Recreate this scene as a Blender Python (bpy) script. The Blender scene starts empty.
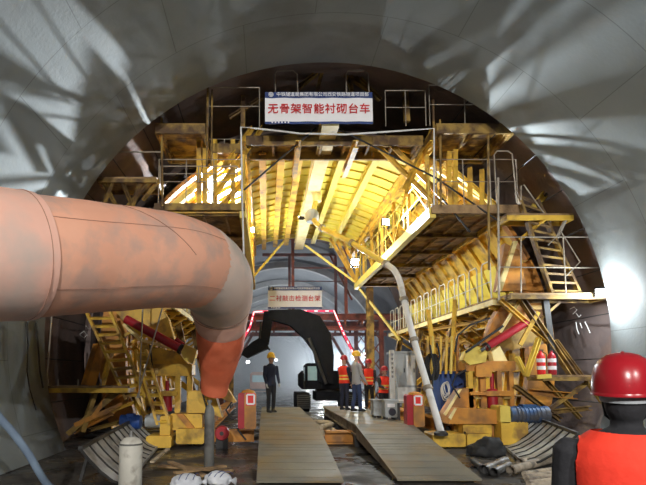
import bpy, bmesh, math, random
from mathutils import Vector, Matrix, kdtree, noise
random.seed(11)
sc = bpy.context.scene
COL = sc.collection
R = math.radians
# ------------------------------------------------------------------ camera
F, PX0, PY0, PITCH = 500.0, 266.0, 331.0, R(5)
CAM = Vector((-1.45, 0.0, 1.73))
cd = bpy.data.cameras.new('camera'); cam = bpy.data.objects.new('camera', cd); COL.objects.link(cam)
cam.location = CAM; cam.rotation_euler = (math.pi/2 + PITCH, 0, 0)
cd.sensor_width = 36; cd.lens = 36*F/646
cd.shift_x = (323 - PX0)/646; cd.shift_y = (PY0 - 242.5)/646
cd.clip_start = 0.05; cd.clip_end = 400
sc.camera = cam
# ------------------------------------------------------------------ world and exposure
w = bpy.data.worlds.new('tunnel_dark'); sc.world = w; w.use_nodes = True
w.node_tree.nodes['Background'].inputs[0].default_value = (0.35, 0.42, 0.5, 1)
w.node_tree.nodes['Background'].inputs[1].default_value = 0.02
sc.view_settings.view_transform = 'Standard'; sc.view_settings.look = 'None'
sc.view_settings.gamma = 1.0; sc.view_settings.use_curve_mapping = False
sc.view_settings.exposure = 0.0
POW = dict(truss=3200, left=17000, inner=520, ceil=40, right=260, rear=7000, far=3600, rear2=4600, low=600, back=1300)

def W(px, py, Y):
    """photo pixel -> point on the plane y = Y"""
    u, v = (px - PX0)/F, (PY0 - py)/F
    d = Vector((u, math.cos(PITCH) - v*math.sin(PITCH), math.sin(PITCH) + v*math.cos(PITCH)))
    return CAM + d*(Y/d.y)
def G(px, py, z=0.0):
    """photo pixel -> point on the level z"""
    u, v = (px - PX0)/F, (PY0 - py)/F
    d = Vector((u, math.cos(PITCH) - v*math.sin(PITCH), math.sin(PITCH) + v*math.cos(PITCH)))
    return CAM + d*((z - CAM.z)/d.z)

# ------------------------------------------------------------------ materials
MATS = {}
def mat(name, c1, c2=None, rough=0.6, metal=0.0, scale=3.0, bump=0.0, bscale=40.0, dirt=None, dirt_amt=0.45,
        dscale=2.0, rough2=None, emit=None, estr=0.0, spec=0.5, detail=5.0, trans=0.0):
    m = bpy.data.materials.new(name); m.use_nodes = True; nt = m.node_tree; N, L = nt.nodes, nt.links
    b = N['Principled BSDF']
    geo = N.new('ShaderNodeNewGeometry')
    def noi(s, d=detail):
        n = N.new('ShaderNodeTexNoise'); n.inputs['Scale'].default_value = s; n.inputs['Detail'].default_value = d
        L.new(geo.outputs['Position'], n.inputs['Vector']); return n
    def ramp(src, a, bb):
        r = N.new('ShaderNodeMapRange'); r.inputs[1].default_value = a; r.inputs[2].default_value = bb
        L.new(src, r.inputs[0]); return r.outputs[0]
    def mix(fac, A, B):
        x = N.new('ShaderNodeMix'); x.data_type = 'RGBA'
        L.new(fac, x.inputs[0])
        for s, i in ((A, 6), (B, 7)):
            if isinstance(s, tuple): x.inputs[i].default_value = (*s, 1)
            else: L.new(s, x.inputs[i])
        return x.outputs[2]
    b.inputs['Roughness'].default_value = rough; b.inputs['Metallic'].default_value = metal
    b.inputs['Specular IOR Level'].default_value = spec
    if c2 is None: c2 = tuple(x*0.75 for x in c1)
    n1 = noi(scale)
    col = mix(ramp(n1.outputs['Fac'], 0.35, 0.65), c1, c2)
    if dirt:
        n2 = noi(dscale, 8.0)
        f = ramp(n2.outputs['Fac'], 1.0 - dirt_amt - 0.08, 1.0 - dirt_amt + 0.1)
        col = mix(f, col, dirt)
    L.new(col, b.inputs['Base Color'])
    if rough2 is not None:
        n4 = noi(1.1, 4.0)
        mr = N.new('ShaderNodeMapRange'); mr.inputs[1].default_value = 0.42; mr.inputs[2].default_value = 0.6
        mr.inputs[3].default_value = rough; mr.inputs[4].default_value = rough2
        L.new(n4.outputs['Fac'], mr.inputs[0]); L.new(mr.outputs[0], b.inputs['Roughness'])
    if bump:
        n3 = noi(bscale, 6.0); bp = N.new('ShaderNodeBump'); bp.inputs['Strength'].default_value = bump
        bp.inputs['Distance'].default_value = 0.03
        L.new(n3.outputs['Fac'], bp.inputs['Height']); L.new(bp.outputs[0], b.inputs['Normal'])
    if emit:
        b.inputs['Emission Color'].default_value = (*emit, 1); b.inputs['Emission Strength'].default_value = estr
    if trans: b.inputs['Transmission Weight'].default_value = trans
    MATS[name] = m; m.diffuse_color = (*c1, 1)
    return m
mat('yellow', (0.80, 0.51, 0.06), (0.68, 0.41, 0.05), rough=0.5, dirt=(0.30, 0.17, 0.045), dirt_amt=0.44, dscale=2.4, bump=0.08)
mat('yellow_clean', (0.82, 0.64, 0.13), (0.74, 0.55, 0.10), rough=0.45, dirt=(0.42, 0.27, 0.06), dirt_amt=0.33, dscale=1.6, bump=0.05)
mat('yellow_dirty_shade', (0.36, 0.225, 0.05), (0.22, 0.135, 0.04), rough=0.7, dirt=(0.10, 0.055, 0.025), dirt_amt=0.48, dscale=3.0, bump=0.2)  # dirty yellow, darkened so the colour also carries platform shade
mat('orange', (0.62, 0.27, 0.035), (0.50, 0.20, 0.03), rough=0.55, dirt=(0.26, 0.12, 0.035), dirt_amt=0.47, bump=0.08)
mat('lit_yellow', (0.82, 0.68, 0.10), (0.76, 0.60, 0.08), rough=0.5, scale=1.5, dirt=(0.62, 0.46, 0.10), dirt_amt=0.36, dscale=1.5, bump=0.05)  # lemon tone of strongly lamp-lit yellow, put into the colour
mat('cream_beam', (0.88, 0.76, 0.38), (0.78, 0.62, 0.24), rough=0.5, dirt=(0.40, 0.26, 0.08), dirt_amt=0.32)
mat('plank', (0.42, 0.27, 0.13), (0.26, 0.16, 0.08), rough=0.85, scale=4.5, dirt=(0.09, 0.055, 0.03), dirt_amt=0.42, bump=0.3, bscale=25)
mat('rust_red', (0.30, 0.085, 0.06), (0.20, 0.06, 0.045), rough=0.7, dirt=(0.08, 0.04, 0.035), dirt_amt=0.42)
mat('red_paint', (0.42, 0.02, 0.03), (0.32, 0.015, 0.025), rough=0.35)
mat('red_helmet', (0.36, 0.010, 0.018), (0.33, 0.009, 0.016), rough=0.28, scale=5, bump=0.02)
mat('yellow_helmet', (0.85, 0.50, 0.03), (0.80, 0.46, 0.03), rough=0.35)
mat('steel', (0.42, 0.42, 0.42), (0.26, 0.25, 0.24), rough=0.42, metal=0.8, dirt=(0.14, 0.11, 0.08), dirt_amt=0.36)
mat('chrome', (0.85, 0.85, 0.86), (0.75, 0.75, 0.76), rough=0.12, metal=1.0)
mat('dark_steel', (0.055, 0.052, 0.05), (0.03, 0.03, 0.03), rough=0.55, metal=0.4)
mat('galvanised', (0.42, 0.38, 0.31), (0.28, 0.24, 0.19), rough=0.5, metal=0.35)
mat('white_rail', (0.80, 0.78, 0.68), (0.62, 0.58, 0.46), rough=0.5)
mat('white_paint', (0.82, 0.82, 0.80), (0.72, 0.72, 0.70), rough=0.55, dirt=(0.40, 0.38, 0.34), dirt_amt=0.36)
mat('grey_paint', (0.42, 0.45, 0.46), (0.34, 0.37, 0.38), rough=0.5, dirt=(0.20, 0.19, 0.17), dirt_amt=0.38)
mat('blue_paint', (0.02, 0.075, 0.30), (0.018, 0.06, 0.24), rough=0.45, dirt=(0.06, 0.07, 0.10), dirt_amt=0.36)
mat('motor_blue', (0.03, 0.10, 0.26), (0.025, 0.08, 0.2), rough=0.5, dirt=(0.08, 0.08, 0.09), dirt_amt=0.4)
mat('black_rubber', (0.015, 0.015, 0.016), (0.03, 0.03, 0.03), rough=0.75)
mat('machine_black', (0.006, 0.0065, 0.009), (0.010, 0.010, 0.013), rough=0.75, spec=0.12)
mat('tarp_black', (0.01, 0.01, 0.011), (0.02, 0.02, 0.02), rough=0.7)
mat('ramp_steel', (0.22, 0.20, 0.15), (0.165, 0.155, 0.125), rough=0.62, scale=1.7, dirt=(0.24, 0.165, 0.075), dirt_amt=0.46, dscale=0.9, spec=0.35, bump=0.15, rough2=0.45)
mat('ramp_side', (0.26, 0.22, 0.16), (0.15, 0.12, 0.09), rough=0.7, dirt=(0.08, 0.06, 0.04))
mat('duct', (0.86, 0.45, 0.31), (0.80, 0.40, 0.27), rough=0.72, scale=1.2, dirt=(0.62, 0.38, 0.30), dirt_amt=0.46, dscale=2.2, bump=0.5, bscale=3.0, spec=0.25)
mat('duct_pale', (0.86, 0.52, 0.42), (0.80, 0.46, 0.36), rough=0.72, scale=1.5, dirt=(0.60, 0.46, 0.40), dirt_amt=0.42, dscale=1.0, bump=0.35, bscale=3.0, spec=0.25)
mat('duct_grey_lit', (0.66, 0.53, 0.46), (0.78, 0.56, 0.46), rough=0.75, scale=1.0, dirt=(0.46, 0.42, 0.38), dirt_amt=0.44, dscale=1.2, bump=0.35, bscale=3.0, spec=0.25)  # greyed cloth, colour lightened to imitate lamps shining from behind
mat('duct_red_backlit', (0.80, 0.20, 0.10), (0.70, 0.15, 0.07), rough=0.65, scale=2, bump=0.4, bscale=4, spec=0.25)  # redder colour imitates light glowing through the tail cloth
mat('duct_seam', (0.42, 0.22, 0.16), (0.36, 0.19, 0.13), rough=0.8)
mat('cyl_white', (0.62, 0.60, 0.53), (0.50, 0.48, 0.42), rough=0.6, dirt=(0.26, 0.23, 0.19), dirt_amt=0.4, dscale=5)
mat('cyl_grey', (0.17, 0.17, 0.16), (0.12, 0.12, 0.11), rough=0.6, dirt=(0.07, 0.065, 0.06), dscale=4)
mat('bag_white', (0.72, 0.74, 0.78), (0.55, 0.57, 0.62), rough=0.65, dirt=(0.25, 0.25, 0.26), dirt_amt=0.36, dscale=5, bump=0.5, bscale=12)
mat('hose_blue', (0.20, 0.27, 0.36), (0.14, 0.19, 0.27), rough=0.7)
mat('pipe_tan', (0.55, 0.46, 0.34), (0.38, 0.32, 0.25), rough=0.7, dirt=(0.18, 0.15, 0.12), dscale=5)
mat('timber', (0.60, 0.50, 0.34), (0.46, 0.37, 0.25), rough=0.8, dirt=(0.22, 0.18, 0.13), dscale=4)
mat('form_grey', (0.44, 0.44, 0.42), (0.33, 0.33, 0.31), rough=0.6, metal=0.15, dirt=(0.16, 0.15, 0.13), dirt_amt=0.40, dscale=3)
mat('sign_white', (0.90, 0.90, 0.92), (0.86, 0.86, 0.88), rough=0.6)
mat('sign_blue', (0.02, 0.05, 0.20), (0.02, 0.045, 0.17), rough=0.6)
mat('sign_red', (0.60, 0.01, 0.015), (0.58, 0.01, 0.015), rough=0.6)
mat('sign_red_panel', (0.75, 0.02, 0.02), (0.70, 0.02, 0.02), rough=0.5)
mat('ink', (0.04, 0.04, 0.06), (0.05, 0.05, 0.07), rough=0.7)
mat('chalk', (0.85, 0.85, 0.82), (0.8, 0.8, 0.78), rough=0.9)
mat('lamp_glow', (1, 1, 1), (1, 1, 1), emit=(0.90, 0.95, 1.0), estr=60)
mat('lamp_far', (1, 1, 1), (1, 1, 1), emit=(0.92, 0.96, 1.0), estr=14)
mat('red_glow', (0.8, 0.02, 0.05), (0.7, 0.02, 0.05), emit=(1.0, 0.04, 0.10), estr=1.6)
mat('pink_glow', (0.9, 0.5, 0.5), (0.9, 0.4, 0.4), emit=(1.0, 0.45, 0.45), estr=3.0)
mat('skin', (0.55, 0.31, 0.21), (0.48, 0.26, 0.17), rough=0.55, scale=12)
mat('cloth_black', (0.012, 0.012, 0.015), (0.02, 0.02, 0.024), rough=0.9, bump=0.3, bscale=18)
mat('cloth_navy', (0.018, 0.022, 0.045), (0.028, 0.032, 0.06), rough=0.9, bump=0.3, bscale=18)
mat('cloth_jeans', (0.03, 0.05, 0.12), (0.045, 0.065, 0.15), rough=0.9, bump=0.3, bscale=18)
mat('cloth_grey', (0.40, 0.40, 0.41), (0.33, 0.33, 0.35), rough=0.9, bump=0.3, bscale=18)
mat('vest_orange', (0.92, 0.05, 0.02), (0.84, 0.04, 0.018), rough=0.8, scale=6, bump=0.35, bscale=9)
mat('vest_stripe', (0.90, 0.62, 0.12), (0.85, 0.55, 0.10), rough=0.5)
mat('strap_grey', (0.36, 0.38, 0.40), (0.28, 0.30, 0.32), rough=0.8)
mat('eye', (0.02, 0.015, 0.01), (0.02, 0.015, 0.01), rough=0.3)
mat('glove', (0.62, 0.60, 0.54), (0.52, 0.50, 0.45), rough=0.9)
mat('cab_glass', (0.35, 0.52, 0.55), (0.30, 0.46, 0.50), rough=0.08, spec=0.8)
mat('truck_tan', (0.40, 0.22, 0.15), (0.32, 0.18, 0.13), rough=0.7)

def concrete_mat():
    m = mat('concrete', (0.240, 0.265, 0.264), (0.200, 0.224, 0.224), rough=0.8, scale=0.35, dirt=(0.165, 0.175, 0.17),
            dirt_amt=0.40, dscale=0.6, bump=0.18, bscale=14, detail=8)
    nt = m.node_tree; N, L = nt.nodes, nt.links
    geo = N.new('ShaderNodeNewGeometry'); sx = N.new('ShaderNodeSeparateXYZ'); L.new(geo.outputs['Position'], sx.inputs[0])
    sub = N.new('ShaderNodeMath'); sub.operation = 'SUBTRACT'; sub.inputs[1].default_value = 2.75; L.new(sx.outputs[2], sub.inputs[0])
    at = N.new('ShaderNodeMath'); at.operation = 'ARCTAN2'; L.new(sub.outputs[0], at.inputs[0]); L.new(sx.outputs[0], at.inputs[1])
    mu = N.new('ShaderNodeMath'); mu.operation = 'MULTIPLY'; mu.inputs[1].default_value = 6.65; L.new(at.outputs[0], mu.inputs[0])
    cx = N.new('ShaderNodeCombineXYZ'); L.new(mu.outputs[0], cx.inputs[0]); L.new(sx.outputs[1], cx.inputs[1])
    br = N.new('ShaderNodeTexBrick'); L.new(cx.outputs[0], br.inputs[0])
    br.inputs['Scale'].default_value = 1.0; br.inputs['Brick Width'].default_value = 3.1; br.inputs['Row Height'].default_value = 2.0
    br.inputs['Mortar Size'].default_value = 0.010; br.inputs['Mortar Smooth'].default_value = 0.3; br.inputs['Bias'].default_value = 0
    br.inputs['Color1'].default_value = (1, 1, 1, 1); br.inputs['Color2'].default_value = (0.94, 0.94, 0.94, 1)
    br.inputs['Mortar'].default_value = (0.62, 0.62, 0.62, 1)
    b = N['Principled BSDF']; src = b.inputs['Base Color'].links[0].from_socket
    x = N.new('ShaderNodeMix'); x.data_type = 'RGBA'; x.blend_type = 'MULTIPLY'; x.inputs[0].default_value = 1
    L.new(src, x.inputs[6]); L.new(br.outputs['Color'], x.inputs[7]); L.new(x.outputs[2], b.inputs['Base Color'])
concrete_mat()
mat('rock', (0.25, 0.185, 0.165), (0.15, 0.12, 0.115), rough=0.85, scale=0.9, dirt=(0.26, 0.16, 0.12), dirt_amt=0.36, dscale=0.7, bump=0.9, bscale=5, detail=9)
mat('far_shotcrete', (0.24, 0.25, 0.27), (0.17, 0.18, 0.20), rough=0.85, scale=0.6, bump=0.7, bscale=4)
mat('far_rib', (0.46, 0.46, 0.46), (0.38, 0.38, 0.38), rough=0.8)
mat('mud_floor', (0.060, 0.054, 0.047), (0.036, 0.033, 0.030), rough=0.22, rough2=0.75, scale=1.3, dirt=(0.085, 0.075, 0.06), dirt_amt=0.42, dscale=1.2, bump=0.6, bscale=6)

# ------------------------------------------------------------------ mesh helpers
WM = {}
class MB:
    def __init__(s): s.v = []; s.f = []
    def add(s, vs, fs):
        o = len(s.v); s.v += [Vector(p) for p in vs]; s.f += [tuple(o + i for i in f) for f in fs]; return s
    def box(s, c, size, rot=None):
        c = Vector(c); hx, hy, hz = (q/2 for q in size); vs = []
        for x in (-hx, hx):
            for y in (-hy, hy):
                for z in (-hz, hz):
                    p = Vector((x, y, z)); vs.append(c + (rot @ p if rot else p))
        return s.add(vs, [(0, 1, 3, 2), (4, 6, 7, 5), (0, 4, 5, 1), (2, 3, 7, 6), (0, 2, 6, 4), (1, 5, 7, 3)])
    def bx(s, x0, x1, y0, y1, z0, z1): return s.box(((x0+x1)/2, (y0+y1)/2, (z0+z1)/2), (abs(x1-x0), abs(y1-y0), abs(z1-z0)))
    def chamfer(s, c, size, b, axis=1):
        """box with chamfered long edges along axis y"""
        hx, hy, hz = (q/2 for q in size); c = Vector(c)
        prof = [(-hx+b, -hz), (hx-b, -hz), (hx, -hz+b), (hx, hz-b), (hx-b, hz), (-hx+b, hz), (-hx, hz-b), (-hx, -hz+b)]
        return s.prism([(c.x+a, c.z+q) for a, q in prof], c.y-hy, c.y+hy)
    def prism(s, pts, y0, y1):
        """polygon in x,z extruded along y"""
        n = len(pts); vs = [(p[0], y0, p[1]) for p in pts] + [(p[0], y1, p[1]) for p in pts]
        return s.add(vs, [tuple(range(n))[::-1], tuple(range(n, 2*n))] + [(i, (i+1) % n, n+(i+1) % n, n+i) for i in range(n)])
    def ptube(s, pts, r, n=8, closed=True):
        """tube along a polyline; r a number or one per point"""
        pts = [Vector(p) for p in pts]; rs = r if isinstance(r, (list, tuple)) else [r]*len(pts)
        up = None; rings = []; o = len(s.v)
        for i, p in enumerate(pts):
            t = (pts[min(i+1, len(pts)-1)] - pts[max(i-1, 0)]).normalized()
            if up is None:
                up = Vector((0, 0, 1)) if abs(t.z) < 0.9 else Vector((1, 0, 0))
            up = (up - t*up.dot(t)).normalized(); sd = t.cross(up)
            for k in range(n):
                a = 2*math.pi*k/n; s.v.append(p + (up*math.cos(a) + sd*math.sin(a))*rs[i])
        for i in range(len(pts)-1):
            for k in range(n):
                s.f.append((o+i*n+k, o+i*n+(k+1) % n, o+(i+1)*n+(k+1) % n, o+(i+1)*n+k))
        if closed:
            s.f.append(tuple(o+k for k in range(n))); s.f.append(tuple(o+(len(pts)-1)*n+k for k in reversed(range(n))))
        return s
    def tube(s, a, b, r, n=8): return s.ptube([a, b], r, n)
    def beam(s, a, b, w, h, up=(0, 0, 1)):
        a, b = Vector(a), Vector(b); t = (b-a); L = t.length; t.normalize(); up = Vector(up)
        if abs(t.dot(up)) > 0.98: up = Vector((0, 1, 0))
        up = (up - t*up.dot(t)).normalized(); sd = t.cross(up)
        return s.box((a+b)/2, (w, L, h), Matrix((sd, t, up)).transposed())
    def lathe(s, c, prof, n=20, axis=None):
        """prof: list of (r, h) about z (or axis matrix)"""
        o = len(s.v); c = Vector(c)
        for r, h in prof:
            for k in range(n):
                a = 2*math.pi*k/n; p = Vector((r*math.cos(a), r*math.sin(a), h)); s.v.append(c + (axis @ p if axis else p))
        for i in range(len(prof)-1):
            for k in range(n):
                s.f.append((o+i*n+k, o+i*n+(k+1) % n, o+(i+1)*n+(k+1) % n, o+(i+1)*n+k))
        s.f.append(tuple(o+k for k in reversed(range(n)))); s.f.append(tuple(o+(len(prof)-1)*n+k for k in range(n)))
        return s
    def arc(s, cx, cz, r0, r1, a0, a1, y0, y1, n=24):
        """box-section arc in the x,z plane"""
        o = len(s.v)
        for i in range(n+1):
            a = R(a0 + (a1-a0)*i/n); c, q = math.cos(a), math.sin(a)
            for r, y in ((r0, y0), (r1, y0), (r1, y1), (r0, y1)): s.v.append(Vector((cx+r*c, y, cz+r*q)))
        for i in range(n):
            for k in range(4): s.f.append((o+4*i+k, o+4*i+(k+1) % 4, o+4*i+4+(k+1) % 4, o+4*i+4+k))
        s.f.append((o, o+3, o+2, o+1)); e = o+4*n; s.f.append((e, e+1, e+2, e+3))
        return s
    def mesh(s, name, smooth=False, m=None, origin=None):
        me = bpy.data.meshes.new(name); org = Vector(origin) if origin else Vector((0, 0, 0))
        me.from_pydata([tuple(p-org) for p in s.v], [], s.f)
        bm = bmesh.new(); bm.from_mesh(me); bmesh.ops.recalc_face_normals(bm, faces=bm.faces); bm.to_mesh(me); bm.free()
        if m: me.materials.append(MATS[m])
        if smooth:
            me.shade_smooth()
            try: me.set_sharp_from_angle(angle=R(40))
            except Exception: pass
        return me
    def build(s, name, m, parent=None, smooth=False, **tags):
        xs = [p.x for p in s.v]; ys = [p.y for p in s.v]; zs = [p.z for p in s.v]
        org = Vector(((min(xs)+max(xs))/2, (min(ys)+max(ys))/2, min(zs)))
        return put(name, s.mesh(name, smooth, m, org), Matrix.Translation(org), parent, **tags)
def put(name, me, M, parent=None, **tags):
    o = bpy.data.objects.new(name, me); COL.objects.link(o)
    if parent:
        o.parent = parent; o.matrix_parent_inverse = WM[parent.name].inverted()
    o.matrix_basis = M; WM[o.name] = M.copy(); tag(o, **tags)
    return o
def tag(o, label=None, cat=None, group=None, kind=None):
    if label: o['label'] = label
    if cat: o['category'] = cat
    if group: o['group'] = group
    if kind: o['kind'] = kind
    return o
def thing(name, label, cat, loc, group=None, rz=0.0):
    o = bpy.data.objects.new(name, None); COL.objects.link(o); o.empty_display_size = 0.2
    M = Matrix.Translation(Vector(loc)) @ Matrix.Rotation(rz, 4, 'Z')
    o.matrix_basis = M; WM[o.name] = M
    return tag(o, label, cat, group)
UNIT = {}
def unit(prof, m):
    """unit member along +y, cross-section within +-0.5; shared between all alike members"""
    k = (prof, m)
    if k not in UNIT:
        b = MB()
        if prof == 'box': b.bx(-.5, .5, 0, 1, -.5, .5)
        elif prof == 'I':
            t = 0.14
            b.prism([(-.5, -.5), (.5, -.5), (.5, -.5+t), (t/2, -.5+t), (t/2, .5-t), (.5, .5-t), (.5, .5), (-.5, .5), (-.5, .5-t), (-t/2, .5-t), (-t/2, -.5+t), (-.5, -.5+t)], 0, 1)
        elif prof == 'C':
            t = 0.16
            b.prism([(-.5, -.5), (.5, -.5), (.5, -.5+t), (-.5+t, -.5+t), (-.5+t, .5-t), (.5, .5-t), (.5, .5), (-.5, .5)], 0, 1)
        elif prof == 'tube': b.ptube([(0, 0, 0), (0, 1, 0)], 0.5, 8)
        UNIT[k] = b.mesh(prof + '_member', prof == 'tube', m)
    return UNIT[k]
def member(name, parent, m, a, b, w_, h_=None, prof='box', up=(0, 0, 1), **tags):
    a, b = Vector(a), Vector(b); h_ = h_ or w_; t = b-a; L = t.length; t.normalize(); up = Vector(up)
    if abs(t.dot(up)) > 0.98: up = Vector((0, 1, 0))
    up = (up - t*up.dot(t)).normalized(); sd = t.cross(up)
    M = Matrix((sd*w_, t*L, up*h_)).transposed().to_4x4(); M.translation = a
    return put(name, unit(prof, m), M, parent, **tags)
def text_mesh(name, body, size, m, M, parent, extrude=0.004):
    cu = bpy.data.curves.new(name, 'FONT'); cu.body = body; cu.size = size; cu.align_x = 'CENTER'; cu.align_y = 'CENTER'
    cu.extrude = extrude; cu.resolution_u = 2; cu.offset = TEXT_BOLD[0]*size
    t = bpy.data.objects.new(name, cu); COL.objects.link(t)
    dg = bpy.context.evaluated_depsgraph_get(); dg.update()
    me = bpy.data.meshes.new_from_object(t.evaluated_get(dg)); bpy.data.objects.remove(t)
    me.materials.clear(); me.materials.append(MATS[m])
    return put(name, me, M, parent)
TEXT_BOLD = [0.0]
FACE = Matrix.Rotation(math.pi/2, 4, 'X')     # text standing upright, read from -y
# ------------------------------------------------------------------ the tunnel itself
CZ, RL, YE = 2.75, 6.65, 11.7        # centre height, lining radius, end of the finished lining
A_BASE = math.degrees(math.asin(-CZ/RL))
def vault(name, a0, a1, y0, y1, r, m, ny=30, na=24, rough=0.0, cap=None):
    b = MB()
    for j in range(ny+1):
        y = y0 + (y1-y0)*j/ny
        for i in range(na+1):
            a = R(a0 + (a1-a0)*i/na); rr = r
            if rough: rr += rough*noise.noise(Vector((a*3.1, y*0.8, 3.3))) + rough*0.5*noise.noise(Vector((a*9, y*2.3, 1.3)))
            b.v.append(Vector((rr*math.cos(a), y, CZ + rr*math.sin(a))))
    for j in range(ny):
        for i in range(na):
            k = j*(na+1)+i; b.f.append((k, k+1, k+na+2, k+na+1))
    if cap:
        o = len(b.v)
        for i in range(na+1):
            a = R(a0 + (a1-a0)*i/na); b.v.append(Vector((cap*math.cos(a), y1, CZ + cap*math.sin(a))))
        for i in range(na): b.f.append((ny*(na+1)+i, ny*(na+1)+i+1, o+i+1, o+i))
    me = bpy.data.meshes.new(name); me.from_pydata([tuple(p) for p in b.v], [], b.f); me.materials.append(MATS[m]); me.shade_smooth()
    return put(name, me, Matrix.Identity(4), None, kind='structure')
wr = vault('wall_right', A_BASE, 40, -34, YE, RL, 'concrete', cap=7.6); tag(wr, 'smooth grey cast concrete lining on the right side of the tunnel')
ce = vault('ceiling', 40, 140, -34, YE, RL, 'concrete', cap=7.6, na=40); tag(ce, 'grey concrete vault of the finished tunnel lining overhead')
wl = vault('wall_left', 140, 180-A_BASE, -34, YE, RL, 'concrete', cap=7.6); tag(wl, 'smooth grey cast concrete lining on the left side of the tunnel')
rk = vault('wall_rock', -24, 204, YE, 30, 7.3, 'rock', ny=50, na=110, rough=0.16)
tag(rk, 'dark brown sprayed rock surface around the yellow trolley')
fr = vault('wall_far', -24, 204, 30, 150, 7.3, 'far_shotcrete', ny=80, na=60, rough=0.12)
tag(fr, 'grey sprayed concrete vault of the tunnel beyond the gantry')
# steel arches standing proud of the rock
me_arch = MB().arc(0, CZ, 7.02, 7.22, -18, 198, -0.09, 0.09, 64).mesh('steel_arch', True, 'rock')
for k in range(11):
    put('steel_arch', me_arch, Matrix.Translation((0, 15.9 + 1.2*k, 0)), rk)
me_arch2 = MB().arc(0, CZ, 6.75, 7.2, -18, 198, -0.22, 0.22, 64).mesh('far_steel_arch', True, 'far_rib')
for k in range(16):
    put('steel_arch', me_arch2, Matrix.Translation((0, 36 + 7*k, 0)), fr)
# mesh bars lying on the rock between the arches near the finished lining
for s, lab in ((1, 0), (-1, 1)):
    for k in range(9):
        a = R(-14 + 9*k) if s > 0 else R(194 - 9*k)
        x, z = 7.05*math.cos(a), CZ + 7.05*math.sin(a)
        member('mesh_bar', rk, 'dark_steel', (x, YE+0.1, z), (x, 15.2, z), 0.03, prof='tube')
# chalk scribbles on the rock
def rock_pt(px, py, s):
    Y = 14.0
    for _ in range(6):
        p = W(px, py, Y); h = math.sqrt(max(0.1, 6.98**2 - (p.z-CZ)**2)); Y = (s*h - CAM.x)*F/(px-PX0)
    return W(px, py, Y)
for s, strokes in ((1, [[(570, 309), (574, 307), (577, 310), (573, 314)], [(576, 313), (579, 317), (581, 315)], [(576, 322), (577, 329), (579, 334)], [(580, 323), (582, 328)], [(585, 322), (588, 328), (590, 333)]]),
                   (-1, [[(80, 334), (84, 331), (87, 335), (84, 338), (80, 335)], [(86, 326), (89, 329)]])):
    for st in strokes:
        MB().ptube([rock_pt(x, y, s) for x, y in st], 0.012, 5).build('chalk_mark', 'chalk', rk)
end = MB().bx(-8, 8, 150, 150.3, -1, 11).build('wall_end', 'far_shotcrete', None, kind='structure')
tag(end, 'dark working face closing the far end of the tunnel')
MB().bx(-8, 8, -34.3, -34, -1, 11).build('wall_back', 'concrete', None, kind='structure', label='concrete tunnel bore carrying on behind the viewer')
# floor with a gently uneven surface
fb = MB(); nx, ny_ = 60, 130
for j in range(ny_+1):
    y = -34 + 184*(j/ny_)**1.6
    for i in range(nx+1):
        x = -7.4 + 14.8*i/nx; fb.v.append(Vector((x, y, -0.012 + 0.012*noise.noise(Vector((x*1.3, y*1.3, 0))))))
for j in range(ny_):
    for i in range(nx):
        k = j*(nx+1)+i; fb.f.append((k, k+1, k+nx+2, k+nx+1))
me = bpy.data.meshes.new('floor'); me.from_pydata([tuple(p) for p in fb.v], [], fb.f); me.materials.append(MATS['mud_floor']); me.shade_smooth()
put('floor', me, Matrix.Identity(4), None, kind='structure', label='wet dark muddy concrete floor of the tunnel')

# ------------------------------------------------------------------ lamps
def floodlight(p, aim, label, power, size=0.22, cone=150, glow='lamp_glow', group=None, blend=0.5, color=(0.86, 0.94, 1.0), kind='SPOT', off=0.12):
    p, aim = Vector(p), Vector(aim); d = (aim-p).normalized()
    up = Vector((0, 0, 1)); up = (up - d*up.dot(d)).normalized(); sd = d.cross(up)
    M = Matrix((sd, d, up)).transposed().to_4x4(); M.translation = p
    t = thing('floodlight', label, 'floodlight', p, group)
    b = MB().bx(-size*.6, size*.6, -0.09, 0, -size*.45, size*.45)
    b.bx(-size*.66, size*.66, -0.02, 0.025, size*.45, size*.52); b.bx(-size*.66, size*.66, -0.02, 0.025, -size*.52, -size*.45)
    put('housing', b.mesh('housing', False, 'dark_steel'), M, t)
    g = MB().bx(-size*.56, size*.56, 0.002, 0.012, -size*.41, size*.41)
    put('lens', g.mesh('lens', False, glow), M, t)
    k = MB().bx(-size*.7, -size*.66, -0.06, -0.03, -size*.85, size*.1).bx(size*.66, size*.7, -0.06, -0.03, -size*.85, size*.1).bx(-size*.7, size*.7, -0.06, -0.03, -size*.88, -size*.83)
    put('bracket', k.mesh('bracket', False, 'dark_steel'), M, t)
    if power:
        ld = bpy.data.lights.new('flood_beam', kind); ld.energy = power; ld.color = color; ld.shadow_soft_size = 0.07
        if kind == 'SPOT': ld.spot_size = R(cone); ld.spot_blend = blend
        lo = bpy.data.objects.new('flood_beam', ld); COL.objects.link(lo)
        ML = Matrix((sd, up, -d)).transposed().to_4x4(); ML.translation = p + d*off
        lo.parent = t; lo.matrix_parent_inverse = WM[t.name].inverted(); lo.matrix_basis = ML
    return t
LR = W(386, 222, 15.9)
floodlight(LR, LR+Vector((0.42, -1.0, -0.06)), 'bright floodlight hung on the right truss of the trolley, nearest under the yellow roof', POW['truss'], cone=58, blend=0.4)
p = W(355, 262, 17.6); floodlight(p, p+Vector((0.05, -1, -0.1)), 'floodlight hanging lower under the far end of the right truss', POW['inner'], kind='POINT', off=0.15)
p = W(251, 230, 19.4); floodlight(p, p+Vector((-0.40, -1, -0.10)), 'floodlight at the far left edge of the yellow roof', POW['left'], cone=60, blend=0.4)
p = W(250.5, 265, 20.5); floodlight(p, p+Vector((0.2, -1, -0.1)), 'small floodlight low on the far left post of the trolley', POW['back'], kind='POINT', off=0.14, size=0.16)
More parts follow.
